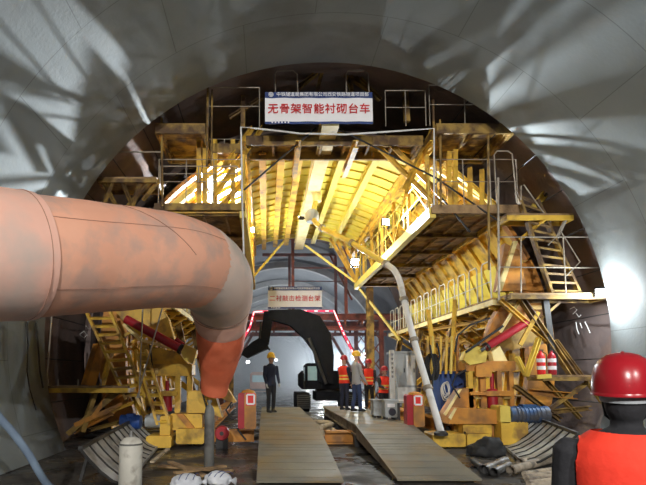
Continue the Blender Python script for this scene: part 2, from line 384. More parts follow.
p = W(301, 217, 16.2); floodlight(p, p+Vector((0.1, -0.25, 1)), 'work lamp turned up at the yellow roof beside the grey pipe valve', POW['ceil'], cone=170, size=0.14)
p = W(602, 292, 11.78); floodlight(p, p+Vector((-0.3, -0.5, -0.5)), 'floodlight on the end of the right outrigger platform by the concrete wall', POW['right'], kind='POINT', off=0.16)
p = W(357, 368, 26.2); floodlight(p, p+Vector((-0.12, -1, 0.62)), 'floodlight behind the workers beside the excavator', POW['low'], cone=100, size=0.2)
# lamps in the finished tunnel behind the viewer
floodlight((-3.7, -10.0, 7.7), (-0.8, 10, 4.6), 'floodlight on the left lining behind the viewer', POW['rear'], cone=76, blend=0.4, color=(1.0, 0.97, 0.92))
floodlight((3.7, -10.0, 7.7), (0.2, 10, 4.6), 'floodlight on the right lining behind the viewer', POW['rear2'], cone=76, blend=0.4, color=(1.0, 0.97, 0.92))
# lamps down the right wall of the far tunnel
for i, Y in enumerate((40, 46, 53, 61, 70, 82, 96)):
    z = 3.3; x = math.sqrt(7.0**2 - (z-CZ)**2) - 0.42
    t = floodlight((x, Y, z), (0, Y-2, z-0.6), ('nearest', 'second nearest', 'third nearest', 'middle', 'third farthest', 'second farthest', 'farthest')[i] + ' white lamp in the row along the right wall of the far tunnel', POW['far'] if i % 2 == 0 else 0, cone=170, size=0.5, glow='lamp_far', group='lamps along the far tunnel wall')
for px, py, Y, lab in ((248, 362, 48, 'small white light far off left of the yellow-helmeted man'), (236, 364, 52, 'small white light far off beside the hanging end of the orange duct'), (276, 360, 60, 'small white light far off just right of the yellow-helmeted man')):
    p = W(px, py, Y); floodlight(p, p+Vector((0, -1, 0)), lab, 0, size=0.28, glow='lamp_far', group='small lights in the far tunnel')
# ------------------------------------------------------------------ the lining trolley
CZ = 2.4      # the form's own centre, lower than the lining's
TC, TR, Y0, Y1 = 0.25, 6.35, 14.0, 25.2      # centre, form radius, front, back of the form
TX = thing('lining_trolley', 'huge yellow steel tunnel lining trolley with arched forms, platforms and ladders', 'formwork trolley', (0.4, 18.5, 0))
def formz(x, r=TR): return CZ + math.sqrt(max(0.0, r*r - (x-TC)**2))
# form skins: top and two sides, each a curved plate with ribs
top = MB().arc(TC, CZ, TR-0.03, TR, 56, 124, Y0, Y1, 40).build('top_form', 'lit_yellow', TX, True)
sides = []
for s in (1, -1):
    a0, a1 = (-20, 55.5) if s > 0 else (200, 124.5)
    sides.append(MB().arc(TC, CZ, TR-0.03, TR, a0, a1, Y0, Y1, 30).build('side_form', 'yellow', TX, True))
rib_t = MB().arc(TC, CZ, TR-0.085, TR-0.03, 58, 122, -0.04, 0.04, 30).mesh('rib', True, 'lit_yellow')
for k in range(17): put('rib', rib_t, Matrix.Translation((0, Y0+0.35+0.66*k, 0)), top)
for s, sd in zip((1, -1), sides):
    a0, a1 = (-19, 55) if s > 0 else (199, 125)
    rm = MB().arc(TC, CZ, TR-0.13, TR-0.03, a0, a1, -0.05, 0.05, 26).mesh('rib', True, 'yellow')
    for k in range(12): put('rib', rm, Matrix.Translation((0, Y0+0.7+0.95*k, 0)), sd)
    MB().arc(TC, CZ, TR-0.75, TR-0.02, a0, 24 if s > 0 else 156, Y0-0.12, Y0+0.1, 26).build('end_plate', 'orange', sd, True)
    MB().arc(TC, CZ, TR-0.12, TR-0.02, 24.5 if s > 0 else 155.5, a1, Y0-0.12, Y0+0.1, 26).build('end_plate', 'orange', sd, True)
    for a in range(-2, 4):   # stiffeners along the tunnel, between the ribs
        an = R((0 if s > 0 else 180) + s*(2 + 7.2*a)); rr = TR-0.2
        member('stiffener', sd, 'yellow', (TC+rr*math.cos(an), Y0, CZ+rr*math.sin(an)), (TC+rr*math.cos(an), Y1, CZ+rr*math.sin(an)), 0.05, 0.3,
               up=(math.cos(an), 0, math.sin(an)))
MB().arc(TC, CZ, TR-0.14, TR-0.02, 57, 123, Y0-0.1, Y0+0.02, 30).build('front_rib', 'yellow', top, True)
for k in range(9):     # boards added above the platform to block lamp light on the crown
    xa, xb = -2.4+0.58*k, -2.4+0.58*(k+1)-0.015; za = formz((xa+xb)/2)-0.25
    MB().bx(xa, xb, Y0+0.16, Y0+0.2, 8.28, za).build('light_stop_board', 'plank', top)
# girders under the roof
for x, d, m in ((-2.05, 0.4, 'yellow'), (-1.55, 0.24, 'yellow'), (-0.98, 0.24, 'yellow'), (-0.42, 0.24, 'yellow'), (0.95, 0.16, 'lit_yellow'), (1.9, 0.2, 'lit_yellow'), (2.9, 0.4, 'yellow')):
    z = formz(x) - 0.13 - d/2
    member('roof_girder', TX, m, (x, Y0, z), (x, Y1, z), 0.22, d, 'I')
z = formz(0.25) - 0.42
member('main_girder', TX, 'cream_beam', (0.22, 12.4, z), (0.22, Y1, z), 0.44, 0.4, 'I', label='broad cream girder along the middle of the roof')
# top working platform at the front
def platform(name, x0, x1, y0, y1, z, m='plank', along='x', pitch=0.26, frame='yellow', fh=0.2, parent=None):
    f = MB()
    f.bx(x0, x1, y0, y0+0.07, z-fh, z); f.bx(x0, x1, y1-0.07, y1, z-fh, z)
    f.bx(x0, x0+0.07, y0+0.07, y1-0.07, z-fh, z); f.bx(x1-0.07, x1, y0+0.07, y1-0.07, z-fh, z)
    o = f.build(name, frame, parent or TX)
    if along == 'x':
        n = max(1, int((y1-y0)/pitch)); st = (y1-y0)/n
        me = MB().bx(-(x1-x0)/2, (x1-x0)/2, -st/2+0.012, st/2-0.012, 0, 0.045).mesh('plank', False, m)
        for k in range(n): put('plank', me, Matrix.Translation(((x0+x1)/2, y0+st*(k+.5), z+0.002+0.006*random.random())), o)
    else:
        n = max(1, int((x1-x0)/pitch)); st = (x1-x0)/n
        me = MB().bx(-st/2+0.012, st/2-0.012, -(y1-y0)/2, (y1-y0)/2, 0, 0.045).mesh('plank', False, m)
        for k in range(n): put('plank', me, Matrix.Translation((x0+st*(k+.5), (y0+y1)/2, z+0.002+0.006*random.random())), o)
    return o
ZT = 8.08
for x0, x1, ya in ((W(155, 122, 12.25).x, -3.0, 12.25), (-2.96, -2.05, 13.1), (-2.0, 2.85, 13.15), (2.9, W(515, 125, 12.25).x, 12.25)):
    ZT = 8.2 if x0 == -2.0 else (7.95 if x0 == -2.96 else 8.08)
    o = platform('top_platform', x0, x1, ya, 14.15, ZT, m='yellow_dirty_shade', pitch=0.34, fh=0.22, frame='yellow_dirty_shade')  # shade of the platform faces and undersides is in this yellow
    for k in range(max(2, int((x1-x0)/0.6))):
        x = x0+0.1+(x1-x0-0.2)*k/max(1, int((x1-x0)/0.6)-1)
        member('joist', o, 'yellow_dirty_shade', (x, ya+0.08, ZT-0.07), (x, 14.08, ZT-0.07), 0.07, 0.12, 'C')
# front beams that carry the platform off the form
ZT = 8.08
for x in (-2.05, -0.6, 0.9, 2.9):
    member('platform_beam', TX, 'yellow', (x, 12.6, ZT-0.34), (x, 14.6, ZT-0.34), 0.14, 0.22, 'I')
# rails on top
def rail(name, parent, m, pts, posts, zb, r=0.018):
    """one railing: a rail along pts at given heights plus posts"""
def railing(parent, m, a, b, h=1.05, n=3, r=0.013, mid=True, name='railing'):
    a, b = Vector(a), Vector(b); g = MB(); up = Vector((0, 0, 1))
    o = MB().tube(a+up*h, b+up*h, r).build(name, m, parent, True)
    if mid: member('mid_rail', o, m, a+up*h*.52, b+up*h*.52, r*1.6, prof='tube')
    for k in range(n):
        q = a.lerp(b, k/(n-1)); member('post', o, m, q, q+up*h, r*2.1, prof='tube')
    return o
def P(px, py, Y): return W(px, py, Y)
railing(TX, 'galvanised', (-2.93, 12.35, ZT), (-1.62, 12.35, ZT), 1.06, 2)
member('mast_post', TX, 'yellow_dirty_shade', (-2.95, 12.28, 7.0), (-2.95, 12.28, 9.15), 0.055, prof='tube')
member('mast_post', TX, 'yellow_dirty_shade', (-2.84, 12.30, 7.0), (-2.84, 12.30, 9.05), 0.045, prof='tube')
railing(TX, 'galvanised', (1.62, 12.3, ZT), (2.65, 12.3, ZT), 0.95, 3)
railing(TX, 'galvanised', (2.75, 12.3, ZT), (4.55, 12.3, ZT), 1.1, 3)
railing(TX, 'galvanised', (-4.1, 14.05, ZT), (4.5, 14.05, ZT), 0.5, 7)
for px in (278, 349):
    q = MB().ptube([P(px-2.5, 93, 12.6), P(px-3, 74, 12.6), P(px-1, 71, 12.6), P(px+15, 70.5, 12.6), P(px+19, 74, 12.6), P(px+20, 93, 12.6)], 0.017)
    q.build('hand_hoop', 'galvanised', TX, True)
# struts above the platform, carrying the crown forms
for a, b, w_ in (((298, 88), (326, 66), .14), ((330, 64), (372, 92), .14), ((352, 70), (380, 100), .1), ((324, 66), (316, 95), .12), ((230, 118), (262, 98), .12), ((345, 66), (352, 92), .12), ((405, 90), (407, 122), .16), ((243, 96), (243, 128), .12)):
    member('crown_strut', TX, 'yellow_dirty_shade', P(*a, 13.3), P(*b, 13.3), w_, 0.1, 'C')
# side platforms (upper level) with plank floors and trusses along their inner edges
ZP = 6.1
for s, xi, xo in ((1, 2.88, 5.1), (-1, -2.05, -4.3)):
    x0, x1 = min(xi, xo), max(xi, xo)
    o = platform('side_platform', x0, x1, 12.75, 23.7, ZP, pitch=0.27, fh=0.16)
    for k in range(6):
        y = 12.9+2.1*k; member('bearer', o, 'yellow_dirty_shade', (x0+.05, y, ZP-0.12), (x1-.05, y, ZP-0.12), 0.09, 0.14, 'C')
    for k in range(3):
        x = x0+0.5+(x1-x0-1.0)*k/2; member('bearer', o, 'plank', (x, 12.85, ZP-0.05), (x, 23.6, ZP-0.05), 0.07, 0.07)
    t = MB().bx(xi-0.09, xi+0.09, 12.7, 23.75, ZP-0.30, ZP-0.02).build('side_truss', 'yellow_clean', TX)
    zt = formz(xi)-0.55
    member('top_chord', t, 'yellow', (xi, Y0-0.6, zt), (xi, 23.7, zt), 0.14, 0.16, 'I')
    n = 7
    for k in range(n):
        y = 13.0+(23.6-13.0)*k/(n-1)
        member('post', t, 'yellow', (xi, y, ZP), (xi, y, zt), 0.09, 0.09, 'I')
        if k < n-1:
            y2 = 13.0+(23.6-13.0)*(k+1)/(n-1)
            a, b = ((xi, y, ZP), (xi, y2, zt)) if k % 2 == 0 else ((xi, y, zt), (xi, y2, ZP))
            member('diagonal', t, 'yellow', a, b, 0.06, 0.06, 'C')
    railing(TX, 'yellow_clean', (xi-s*0.02, 12.9, ZP), (xi-s*0.02, 23.6, ZP), 1.1, 10, 0.016)
    # arms from the inner truss up to the form
    for k in range(4):
        y = Y0+0.4+3.2*k
        for dx, dz in ((1.5, 0),):
            x = xi+s*dx; member('form_prop', TX, 'yellow', (xi+s*0.35*dx, y, ZP+0.05), (x, y, formz(x)-0.36), 0.11, 0.11, 'C')
        x = xi+s*1.9; member('form_screw', TX, 'steel' if k % 2 else 'orange', (x-s*0.3, y+0.3, ZP+0.06), (x+s*0.1, y+0.3, formz(x+s*0.1)-0.36), 0.07, prof='tube')
    # raking plates beneath the wing of the form
    for k, (dz, dx) in enumerate(((1.5, 0.25), (1.15, 0.25), (0.8, 0.3))):
        xa = xi+s*(0.35+0.0*k); xb = xi+s*2.05
        za = min(ZP+dz+0.35, formz(xa)-0.4); zb = ZP+0.1+0.12*(2-k)
        member('wing_rail', TX, 'cream_beam' if k < 2 else 'yellow_clean', (xa+s*0.25*k, Y0-0.35-0.2*k, za), (xb, Y0-0.35-0.2*k, zb), 0.08, 0.13, 'C')
    # struts in front: platform to roof
for a, b, w_ in (((372, 140), (437, 206), .17), ((384, 137), (445, 200), .13), ((262, 128), (214, 196), .17), ((252, 128), (224, 168), .12), ((433, 130), (405, 190), .12), ((246, 178), (222, 205), .1)):
    member('front_strut', TX, 'yellow', P(*a, 13.6), P(*b, 12.9), w_, 0.13, 'I')
for a, b in (((316, 128), (244, 190)), ((333, 126), (436, 178)), ((436, 178), (500, 222)), ((440, 196), (470, 232))):
    member('tie_rod', TX, 'dark_steel', P(*a, 12.9), P(*b, 12.5), 0.05, prof='tube')
member('rear_brace', TX, 'yellow_clean', P(285, 240, 24.5), P(240, 292, 23.6), 0.10, 0.1)
member('rear_brace', TX, 'yellow_clean', P(298, 240, 24.5), P(355, 282, 23.7), 0.10, 0.1)
for a, b in (((330, 238), (357, 284)), ((341, 238), (360, 276)), ((255, 240), (247, 262)), ((337, 240), (357, 283))):
    member('rear_post', TX, 'yellow', P(*a, 23.9), P(*b, 23.7), 0.16, 0.14, 'I')
member('rear_tie', TX, 'yellow_clean', P(357, 285, 23.6), P(400, 340, 22.0), 0.12, 0.1)
# front fascia of the side platforms
MB().bx(-4.35, -2.0, 12.62, 12.74, ZP-0.12, ZP+0.06).build('platform_fascia', 'yellow_dirty_shade', TX)
MB().bx(2.85, 5.2, 12.62, 12.74, ZP-0.2, ZP+0.02).build('platform_fascia', 'plank', TX)
railing(TX, 'galvanised', (-4.25, 12.66, ZP), (-2.1, 12.66, ZP), 1.25, 4)
railing(TX, 'galvanised', (3.0, 12.66, ZP), (5.1, 12.66, ZP), 1.25, 4)
q = MB().ptube([P(497, 205, 12.5), P(494, 155, 12.5), P(497, 151, 12.5), P(508, 151, 12.5), P(512, 154, 12.5), P(517, 203, 12.5)], 0.018); q.build('hand_hoop', 'galvanised', TX, True)
q = MB().ptube([P(521, 200, 12.4), P(521, 186, 12.4), P(524, 185, 12.4), P(540, 208, 12.4), P(551, 222, 12.4)], 0.018); q.build('ladder_rail', 'galvanised', TX, True)
for px, y0_, y1_ in ((161.5, 118, 206), (440, 120, 206), (488, 124, 270), (498, 178, 300), (433, 100, 130)):
    member('tall_post', TX, 'yellow_dirty_shade' if px != 498 else 'galvanised', P(px, y0_, 12.4), P(px+1, y1_, 12.4), 0.06, prof='tube')
for px, a, b in ((205, 128, 206), (199, 128, 206), (215, 140, 206), (233, 140, 206), (449, 152, 206), (455, 150, 206), (470, 168, 206), (482, 170, 206)):
    member('front_post', TX, 'yellow', P(px, a, 13.2), P(px, b, 13.0), 0.12, 0.1, 'I')
# outrigger platforms either side, upper level
zl = P(130, 180, 12.5).z
o = platform('outrigger_platform', P(98, 180, 12.5).x, -4.25, 12.4, 13.3, zl, pitch=0.28, fh=0.1, frame='yellow_dirty_shade')
for a, b in (((104, 182), (116, 206)), ((140, 182), (130, 214)), ((122, 182), (136, 213)), ((150, 182), (128, 206)), ((112, 183), (103, 206)), ((160, 180), (143, 200))):
    member('bracket', o, 'yellow_dirty_shade', P(*a, 12.5), P(*b, 12.8), 0.09, 0.07, 'C')
railing(TX, 'galvanised', P(100, 180, 12.45), P(162, 180, 12.45), P(100, 152, 12.45).z-P(100, 180, 12.45).z, 2, 0.02, mid=False)
railing(TX, 'galvanised', P(160, 182, 12.45), P(237, 182, 12.45), 0.42, 3, 0.015)
zr = P(530, 217, 12.4).z
o = platform('outrigger_platform', 4.6, P(570, 217, 12.4).x, 12.25, 12.8, zr, pitch=0.27, fh=0.12, frame='yellow')
member('bracket', o, 'galvanised', P(566, 219, 12.3), P(556, 240, 12.6), 0.07, 0.05, 'C')
member('bracket', o, 'yellow', P(545, 219, 12.3), P(520, 240, 12.8), 0.09, 0.07, 'C')
member('wing_stub', TX, 'yellow_clean', P(534, 208, 13.4), P(552, 184, 13.4), 0.12, 0.18, 'C')
member('wing_stub', TX, 'dark_steel', P(545, 196, 13.3), P(556, 180, 13.3), 0.07, prof='tube')
# middle walkways with hooped handrails, on the inside of the side forms
ZM = 3.68
hoop = MB().ptube([(0, -.27, 0), (0, -.27, .98), (0, -.2, 1.06), (0, .2, 1.06), (0, .27, .98), (0, .27, 0)], 0.02).mesh('hoop', True, 'white_rail')
for s, xi in ((1, 4.45), (-1, -3.95)):
    x0, x1 = (xi, xi+0.95) if s > 0 else (xi-0.95, xi)
    o = platform('walkway', x0, x1, 12.9, 24.0, ZM, pitch=0.5, fh=0.14, frame='cream_beam', m='yellow_dirty_shade')
    for k in range(13):
        put('hoop', hoop, Matrix.Translation((xi+s*0.03, 13.3+0.84*k, ZM)), o)
    for zz in (0.5,):
        member('mid_rail', o, 'white_rail', (xi+s*0.03, 13.0, ZM+zz), (xi+s*0.03, 23.8, ZM+zz), 0.03, prof='tube')
    for k in range(9):
        y = 13.1+1.3*k
        member('knee_brace', o, 'yellow', (x0 if s > 0 else x1, y, ZM-0.12), ((xi+s*1.5), y+0.1, ZM-1.1), 0.09, 0.08, 'C')
        member('cross_bar', o, 'yellow', (xi, y, ZM-0.18), (xi+s*1.6, y, ZM-0.18), 0.08, 0.1, 'C')
        if k < 8: member('wind_brace', o, 'yellow_dirty_shade', (xi+s*.1, y, ZM-0.22), (xi+s*1.3, y+1.3, ZM-0.22), 0.05, 0.05)
# form teeth band above the walkway: cover plates
    for k in range(11):
        y = 14.3+0.95*k; an = R(20) if s > 0 else R(160)
        q = Vector((TC+(TR-0.55)*math.cos(an), y, CZ+(TR-0.55)*math.sin(an)))
        MB().box(q, (0.05, 0.78, 1.35), Matrix.Rotation(-s*R(20), 3, 'Y')).build('form_cover', 'lit_yellow', sides[0 if s > 0 else 1])  # brighter yellow imitates lamp light on the covers
# outrigger at the middle level on the right, out to the rock
xo = P(606, 297, 12.15).x
o = platform('outrigger_platform', 4.5, xo, 12.0, 12.75, ZM-0.02, pitch=0.25, fh=0.1, frame='yellow_dirty_shade')
for a, b in (((521, 237), (521, 296)), ((563, 237), (566, 296)), ((610, 237), (611, 296))):
    member('rail_post', o, 'galvanised', P(*a, 12.05), P(*b, 12.05), 0.035, prof='tube')
for a, b in (((498, 237), (610, 237)), ((500, 267), (611, 268))):
    member('top_rail', o, 'galvanised', P(*a, 12.05), P(*b, 12.05), 0.03, prof='tube')
# lower level platforms
zb = P(80, 388, 12.2).z
o = platform('low_platform', P(46, 388, 12.2).x, P(130, 388, 12.2).x, 12.0, 12.7, zb, pitch=0.3, fh=0.11, frame='yellow')
for px in (48, 58, 78, 101):
    member('peg', o, 'galvanised', P(px, 387, 12.1), P(px, 379, 12.1), 0.03, prof='tube')
zb2 = P(560, 377, 12.2).z
o2 = platform('low_platform', P(537, 377, 12.2).x, P(592, 377, 12.2).x, 11.95, 12.7, zb2, pitch=0.3, fh=0.09, frame='yellow_dirty_shade')
member('edge_angle', o2, 'yellow_clean', P(537, 377, 11.93), P(551, 376, 11.93), 0.05, 0.1)
# ladders
def ladder(a0, b0, a1, b1, n, m='yellow', dy=0.0):
    o = MB().beam(a0, b0, 0.06, 0.15, (0, 1, 0)).build('ladder', m, TX)
    member('stringer', o, m, a1, b1, 0.06, 0.15, up=(0, 1, 0))
    for k in range(n):
        f = (k+.5)/n; member('rung', o, m, Vector(a0).lerp(Vector(b0), f), Vector(a1).lerp(Vector(b1), f), 0.05, 0.16, up=(0, 1, 0.3))
    return o
ladder(P(517, 192, 12.5), P(552, 295, 12.35), P(537, 200, 12.5), P(580, 295, 12.35), 12, 'yellow_dirty_shade')
for a, b in (((540, 226), (590, 300)), ((553, 210), (600, 294))):
    pass
ladder(P(84, 306, 12.6), P(127, 400, 12.2), P(108, 306, 12.6), P(146, 398, 12.2), 11, 'yellow')
ladder(P(136, 350, 12.3), P(158, 425, 12.0), P(146, 350, 12.3), P(170, 425, 12.0), 9, 'yellow')
q = MB().ptube([P(548, 245, 12.3), P(561, 232, 12.3), P(580, 262, 12.3), P(566, 276, 12.3)], 0.018); q.build('ladder_guard', 'galvanised', TX, True)
# struts under the right outrigger
for a, b, m, w_ in (((500, 300), (549, 342), 'yellow', .14), ((520, 297), (574, 378), 'yellow_dirty_shade', .17), ((545, 300), (555, 377), 'dark_steel', .14),
                    ((517, 357), (526, 376), 'yellow_clean', .1), ((526, 376), (539, 338), 'yellow_clean', .12), ((556, 340), (602, 403), 'yellow_dirty_shade', .08),
                    ((500, 332), (520, 300), 'cream_beam', .07), ((538, 312), (520, 345), 'yellow', .12), ((560, 302), (528, 330), 'yellow_dirty_shade', .07),
                    ((545, 380), (580, 418), 'yellow_dirty_shade', .11), ((588, 382), (545, 412), 'yellow_dirty_shade', .11), ((530, 392), (575, 396), 'orange', .2), ((515, 386), (560, 420), 'yellow_dirty_shade', .13), ((525, 414), (590, 408), 'yellow_dirty_shade', .14)):
    member('lower_strut', TX, m, P(*a, 12.4), P(*b, 12.5), w_, w_*0.8, 'C')
# struts under the left low platform
for a, b, m, w_ in (((120, 390), (68, 434), 'yellow_dirty_shade', .16), ((132, 400), (75, 425), 'orange', .14), ((96, 390), (82, 432), 'yellow_dirty_shade', .14), ((110, 392), (92, 418), 'orange', .12),
                    ((85, 422), (135, 402), 'yellow', .1), ((90, 430), (128, 420), 'yellow_dirty_shade', .12), ((75, 432), (112, 414), 'orange', .12), ((128, 385), (146, 420), 'yellow', .13), ((100, 345), (88, 386), 'orange', .3), ((112, 350), (102, 386), 'yellow', .12)):
    member('lower_strut', TX, m, P(*a, 12.7), P(*b, 12.5), w_, w_*0.8, 'C')
# big yellow gusset plates at the upper end of the legs
def poly(name, pts, Y, d, m, parent=None):
    q = [P(a, b, Y) for a, b in pts]
    return MB().prism([(v.x, v.z) for v in q], Y, Y+d).build(name, m, parent or TX)
g = poly('leg_gusset', [(111, 306), (160, 306), (168, 318), (176, 346), (140, 336), (124, 322)], 12.9, 0.3, 'yellow')
poly('stiffener', [(124, 323), (140, 338), (176, 348), (176, 351), (139, 341), (122, 325)], 12.85, 0.4, 'cream_beam', g)
poly('leg_gusset', [(140, 344), (178, 352), (188, 364), (150, 365), (140, 360)], 12.7, 0.6, 'yellow')
poly('leg_gusset', [(505, 243), (519, 250), (527, 290), (497, 291)], 13.3, 0.25, 'orange')
poly('leg_edge', [(514, 241), (518, 241), (502, 291), (497, 291)], 13.2, 0.1, 'cream_beam')
poly('leg_gusset', [(503, 302), (530, 308), (520, 332), (484, 345), (494, 318)], 13.0, 0.3, 'orange')
poly('leg_gusset', [(490, 336), (536, 326), (544, 344), (500, 352)], 13.1, 0.3, 'yellow_dirty_shade')
# legs: boxes given by their outline in the photo and their depth
def pbox(name, x0, y0, x1, y1, Y, d, m='yellow', parent=None, ch=0.03):
    a, b = P(x0, y0, Y), P(x1, y1, Y); zlo = max(b.z, 0.03)
    return MB().chamfer(((a.x+b.x)/2, Y+d/2, (a.z+zlo)/2), (b.x-a.x, d, a.z-zlo), ch).build(name, m, parent or TX)
# left leg
for nm, x0, y0, x1, y1, Y, d, m in (
        ('leg_base', 146, 436, 171, 452, 11.85, 0.7, 'yellow'), ('leg_base', 176, 429, 204, 444, 12.0, 0.6, 'yellow'), ('leg_block', 170, 414, 202, 430, 12.3, 0.6, 'yellow'),
        ('leg_block', 188, 391, 206, 413, 12.3, 0.5, 'yellow'), ('leg_block', 160, 416, 170, 436, 12.0, 0.5, 'yellow'), ('jack_frame', 146, 364, 192, 376, 12.5, 0.6, 'yellow'),
        ('frame_post', 146, 376, 151, 415, 12.5, 0.14, 'yellow'), ('frame_post', 156, 376, 160, 413, 12.6, 0.14, 'orange'), ('frame_post', 175, 376, 180, 413, 12.5, 0.14, 'yellow'), ('frame_post', 187, 376, 192, 413, 12.5, 0.14, 'yellow'),
        ('jack_frame', 158, 391, 177, 396, 12.4, 0.4, 'yellow'), ('jack_frame', 146, 406, 160, 411, 12.5, 0.4, 'orange'), ('leg_block', 152, 368, 158, 374, 12.45, 0.1, 'cream_beam')):
    pbox(nm, x0, y0, x1, y1, Y, d, m)
poly('leg_block', [(204, 392), (212, 384), (214, 392), (222, 418), (206, 412)], 12.5, 0.5, 'yellow')
poly('end_bracket', [(216, 384), (222, 380), (236, 402), (232, 404), (218, 396)], 12.6, 0.4, 'yellow')
poly('leg_brace', [(176, 414), (183, 414), (196, 430), (189, 430)], 12.2, 0.2, 'orange')
MB().lathe(P(167, 411, 12.6), [(0.0, 0), (.13, 0), (.13, .42), (.10, .44), (.05, .45), (.05, .75), (0, .76)], 16).build('lifting_jack', 'red_paint', TX, True)
MB().lathe(P(200, 411, 12.8), [(0.0, 0), (.05, 0), (.05, .75), (0, .76)], 12).build('jack_rod', 'chrome', TX, True)
# right leg
for nm, x0, y0, x1, y1, Y, d, m in (
        ('leg_base', 433, 434, 466, 447, 12.0, 0.7, 'yellow'), ('leg_base', 467, 434, 492, 447, 12.0, 0.7, 'yellow'), ('leg_block', 463, 422, 492, 436, 12.2, 0.6, 'yellow'),
        ('leg_base', 501, 422, 529, 445, 11.9, 0.6, 'yellow'), ('jack_frame', 466, 361, 516, 371, 12.5, 0.6, 'orange'), ('frame_post', 468, 371, 474, 408, 12.5, 0.14, 'yellow'),
        ('frame_post', 480, 371, 487, 408, 12.6, 0.14, 'orange'), ('frame_post', 497, 371, 503, 408, 12.5, 0.14, 'orange'), ('frame_post', 509, 371, 515, 408, 12.5, 0.14, 'orange'), ('jack_frame', 486, 391, 512, 396, 12.4, 0.3, 'orange'),
        ('jack_frame', 470, 392, 488, 395, 12.4, 0.2, 'orange'), ('frame_post', 492, 425, 496, 446, 12.3, 0.2, 'orange'), ('leg_block', 476, 366, 492, 377, 12.4, 0.1, 'orange')):
    pbox(nm, x0, y0, x1, y1, Y, d, m)
poly('sloped_box', [(444, 420), (446, 414), (462, 389), (475, 388), (477, 420)], 12.5, 0.5, 'orange')
poly('box_edge', [(444, 414), (460, 389), (462, 389), (446, 416)], 12.44, 0.05, 'cream_beam')
poly('sloped_box', [(449, 424), (451, 417), (457, 408), (497, 410), (500, 414), (500, 424)], 12.1, 0.55, 'orange')
poly('box_edge', [(449, 418), (455, 408.5), (457, 408.5), (451, 420)], 12.04, 0.05, 'cream_beam')
poly('clevis', [(466, 352), (476, 346), (488, 349), (486, 362), (470, 365), (464, 360)], 12.4, 0.3, 'yellow_clean')
poly('clevis', [(492, 352), (500, 346), (508, 362), (494, 362)], 12.6, 0.25, 'cream_beam')
MB().lathe(P(493, 408, 12.6), [(0.0, 0), (.13, 0), (.13, .45), (.10, .47), (.05, .48), (.05, .85), (0, .86)], 16).build('lifting_jack', 'red_paint', TX, True)
for px in (474, 503):
    member('frame_bolt_row', TX, 'yellow_dirty_shade', P(px, 398, 12.45), P(px+8, 398, 12.45), 0.05, 0.05)
# rams
def ram(a, b, r, rod=0.35, m='red_paint'):
    a, b = Vector(a), Vector(b); c = a.lerp(b, 1-rod)
    o = MB().tube(a, c, r, 14).build('hydraulic_ram', m, TX, True)
    member('piston_rod', o, 'chrome', c, b, r*1.0, prof='tube')
    MB().tube(c.lerp(a, .04), c, r*1.2, 14).build('gland', 'dark_steel', o, True)
    return o
ram(P(126, 319, 12.5), P(190, 354, 12.2), 0.11, 0.12)
poly('clevis', [(181, 352), (185, 344), (197, 350), (193, 364), (184, 360)], 12.1, 0.3, 'yellow_clean')
ram(P(176, 340, 12.9), P(212, 366, 12.6), 0.07, 0.3)
poly('clevis', [(205, 366), (208, 361), (217, 367), (214, 374)], 12.5, 0.2, 'yellow_clean')
ram(P(527, 322, 12.5), P(480, 351, 12.3), 0.10, 0.12)
member('hose', TX, 'black_rubber', P(503, 326, 12.4), P(466, 352, 12.3), 0.06, prof='tube')
# bogie beams running back, wheels and the rear legs
for s, x in ((1, 3.4), (-1, -3.1)):
    member('sole_beam', TX, 'orange', (x, 12.6, 0.34), (x, 24.6, 0.34), 0.36, 0.34, 'I')
    for y in (12.3, 13.3, 22.9, 24.0):
        wh = MB(); ax = Matrix.Rotation(math.pi/2, 3, 'Y')
        wh.lathe((x-0.09, y, 0.2), [(0.0, 0), (.2, 0), (.2, .04), (.17, .05), (.17, .18), (0, .18)], 18, ax)
        wh.build('wheel', 'dark_steel', TX, True)
    member('rear_leg', TX, 'yellow_dirty_shade', (x, 23.2, 0.5), (x, 23.2, 5.8), 0.3, 0.3, 'I')
    member('rear_leg', TX, 'yellow_dirty_shade', (x+s*0.9, 23.2, 1.0), (x+s*1.6, 23.2, 4.4), 0.22, 0.22, 'I')
    for y in (16.0, 19.5):
        member('mid_leg', TX, 'yellow_dirty_shade', (x+s*0.5, y, 0.4), (x+s*1.2, y, ZM-0.2), 0.2, 0.2, 'I')
        member('mid_brace', TX, 'yellow', (x+s*0.7, y, 1.2), (x+s*2.6, y, 2.6), 0.16, 0.16, 'C')
MB().bx(-3.1, -1.75, 12.7, 12.95, 0.06, 0.34).build('cross_beam', 'orange', TX)
member('cross_beam', TX, 'orange', P(325, 437, 12.8), P(374, 437, 12.8), 0.35, 0.32, 'I')
member('cross_beam', TX, 'yellow_dirty_shade', P(372, 441, 12.8), P(440, 441, 12.8), 0.25, 0.2, 'I')
# drive motors
def motor(x0, x1, py, Y, r, m, label):
    a, b = P(x0, py, Y), P(x1, py, Y); mt = MB()
    o = mt.tube(a, b, r, 18).build('drive_motor', m, TX, True, label=label)
    for k in range(7):
        f = 0.15+0.1*k; q = a.lerp(b, f); MB().tube(q, a.lerp(b, f+0.02), r*1.1, 18).build('fin', m, o, True)
    MB().tube(b.lerp(a, 0.12), b, r*1.06, 18).build('fan_cover', m, o, True)
    MB().box(a.lerp(b, .5)+Vector((0, 0, r)), ((b.x-a.x)*.35, r*1.2, r*.5)).build('terminal_box', m, o)
motor(509, 547, 414.5, 12.0, 0.19, 'motor_blue', 'ribbed blue electric motor')
pbox('gearbox', 500, 406, 511, 423, 11.9, 0.5, 'yellow_clean')
motor(141, 121, 422, 12.0, 0.16, 'blue_paint', 'blue electric motor')
motor(146, 161, 421, 12.1, 0.15, 'grey_paint', 'dusty grey motor')
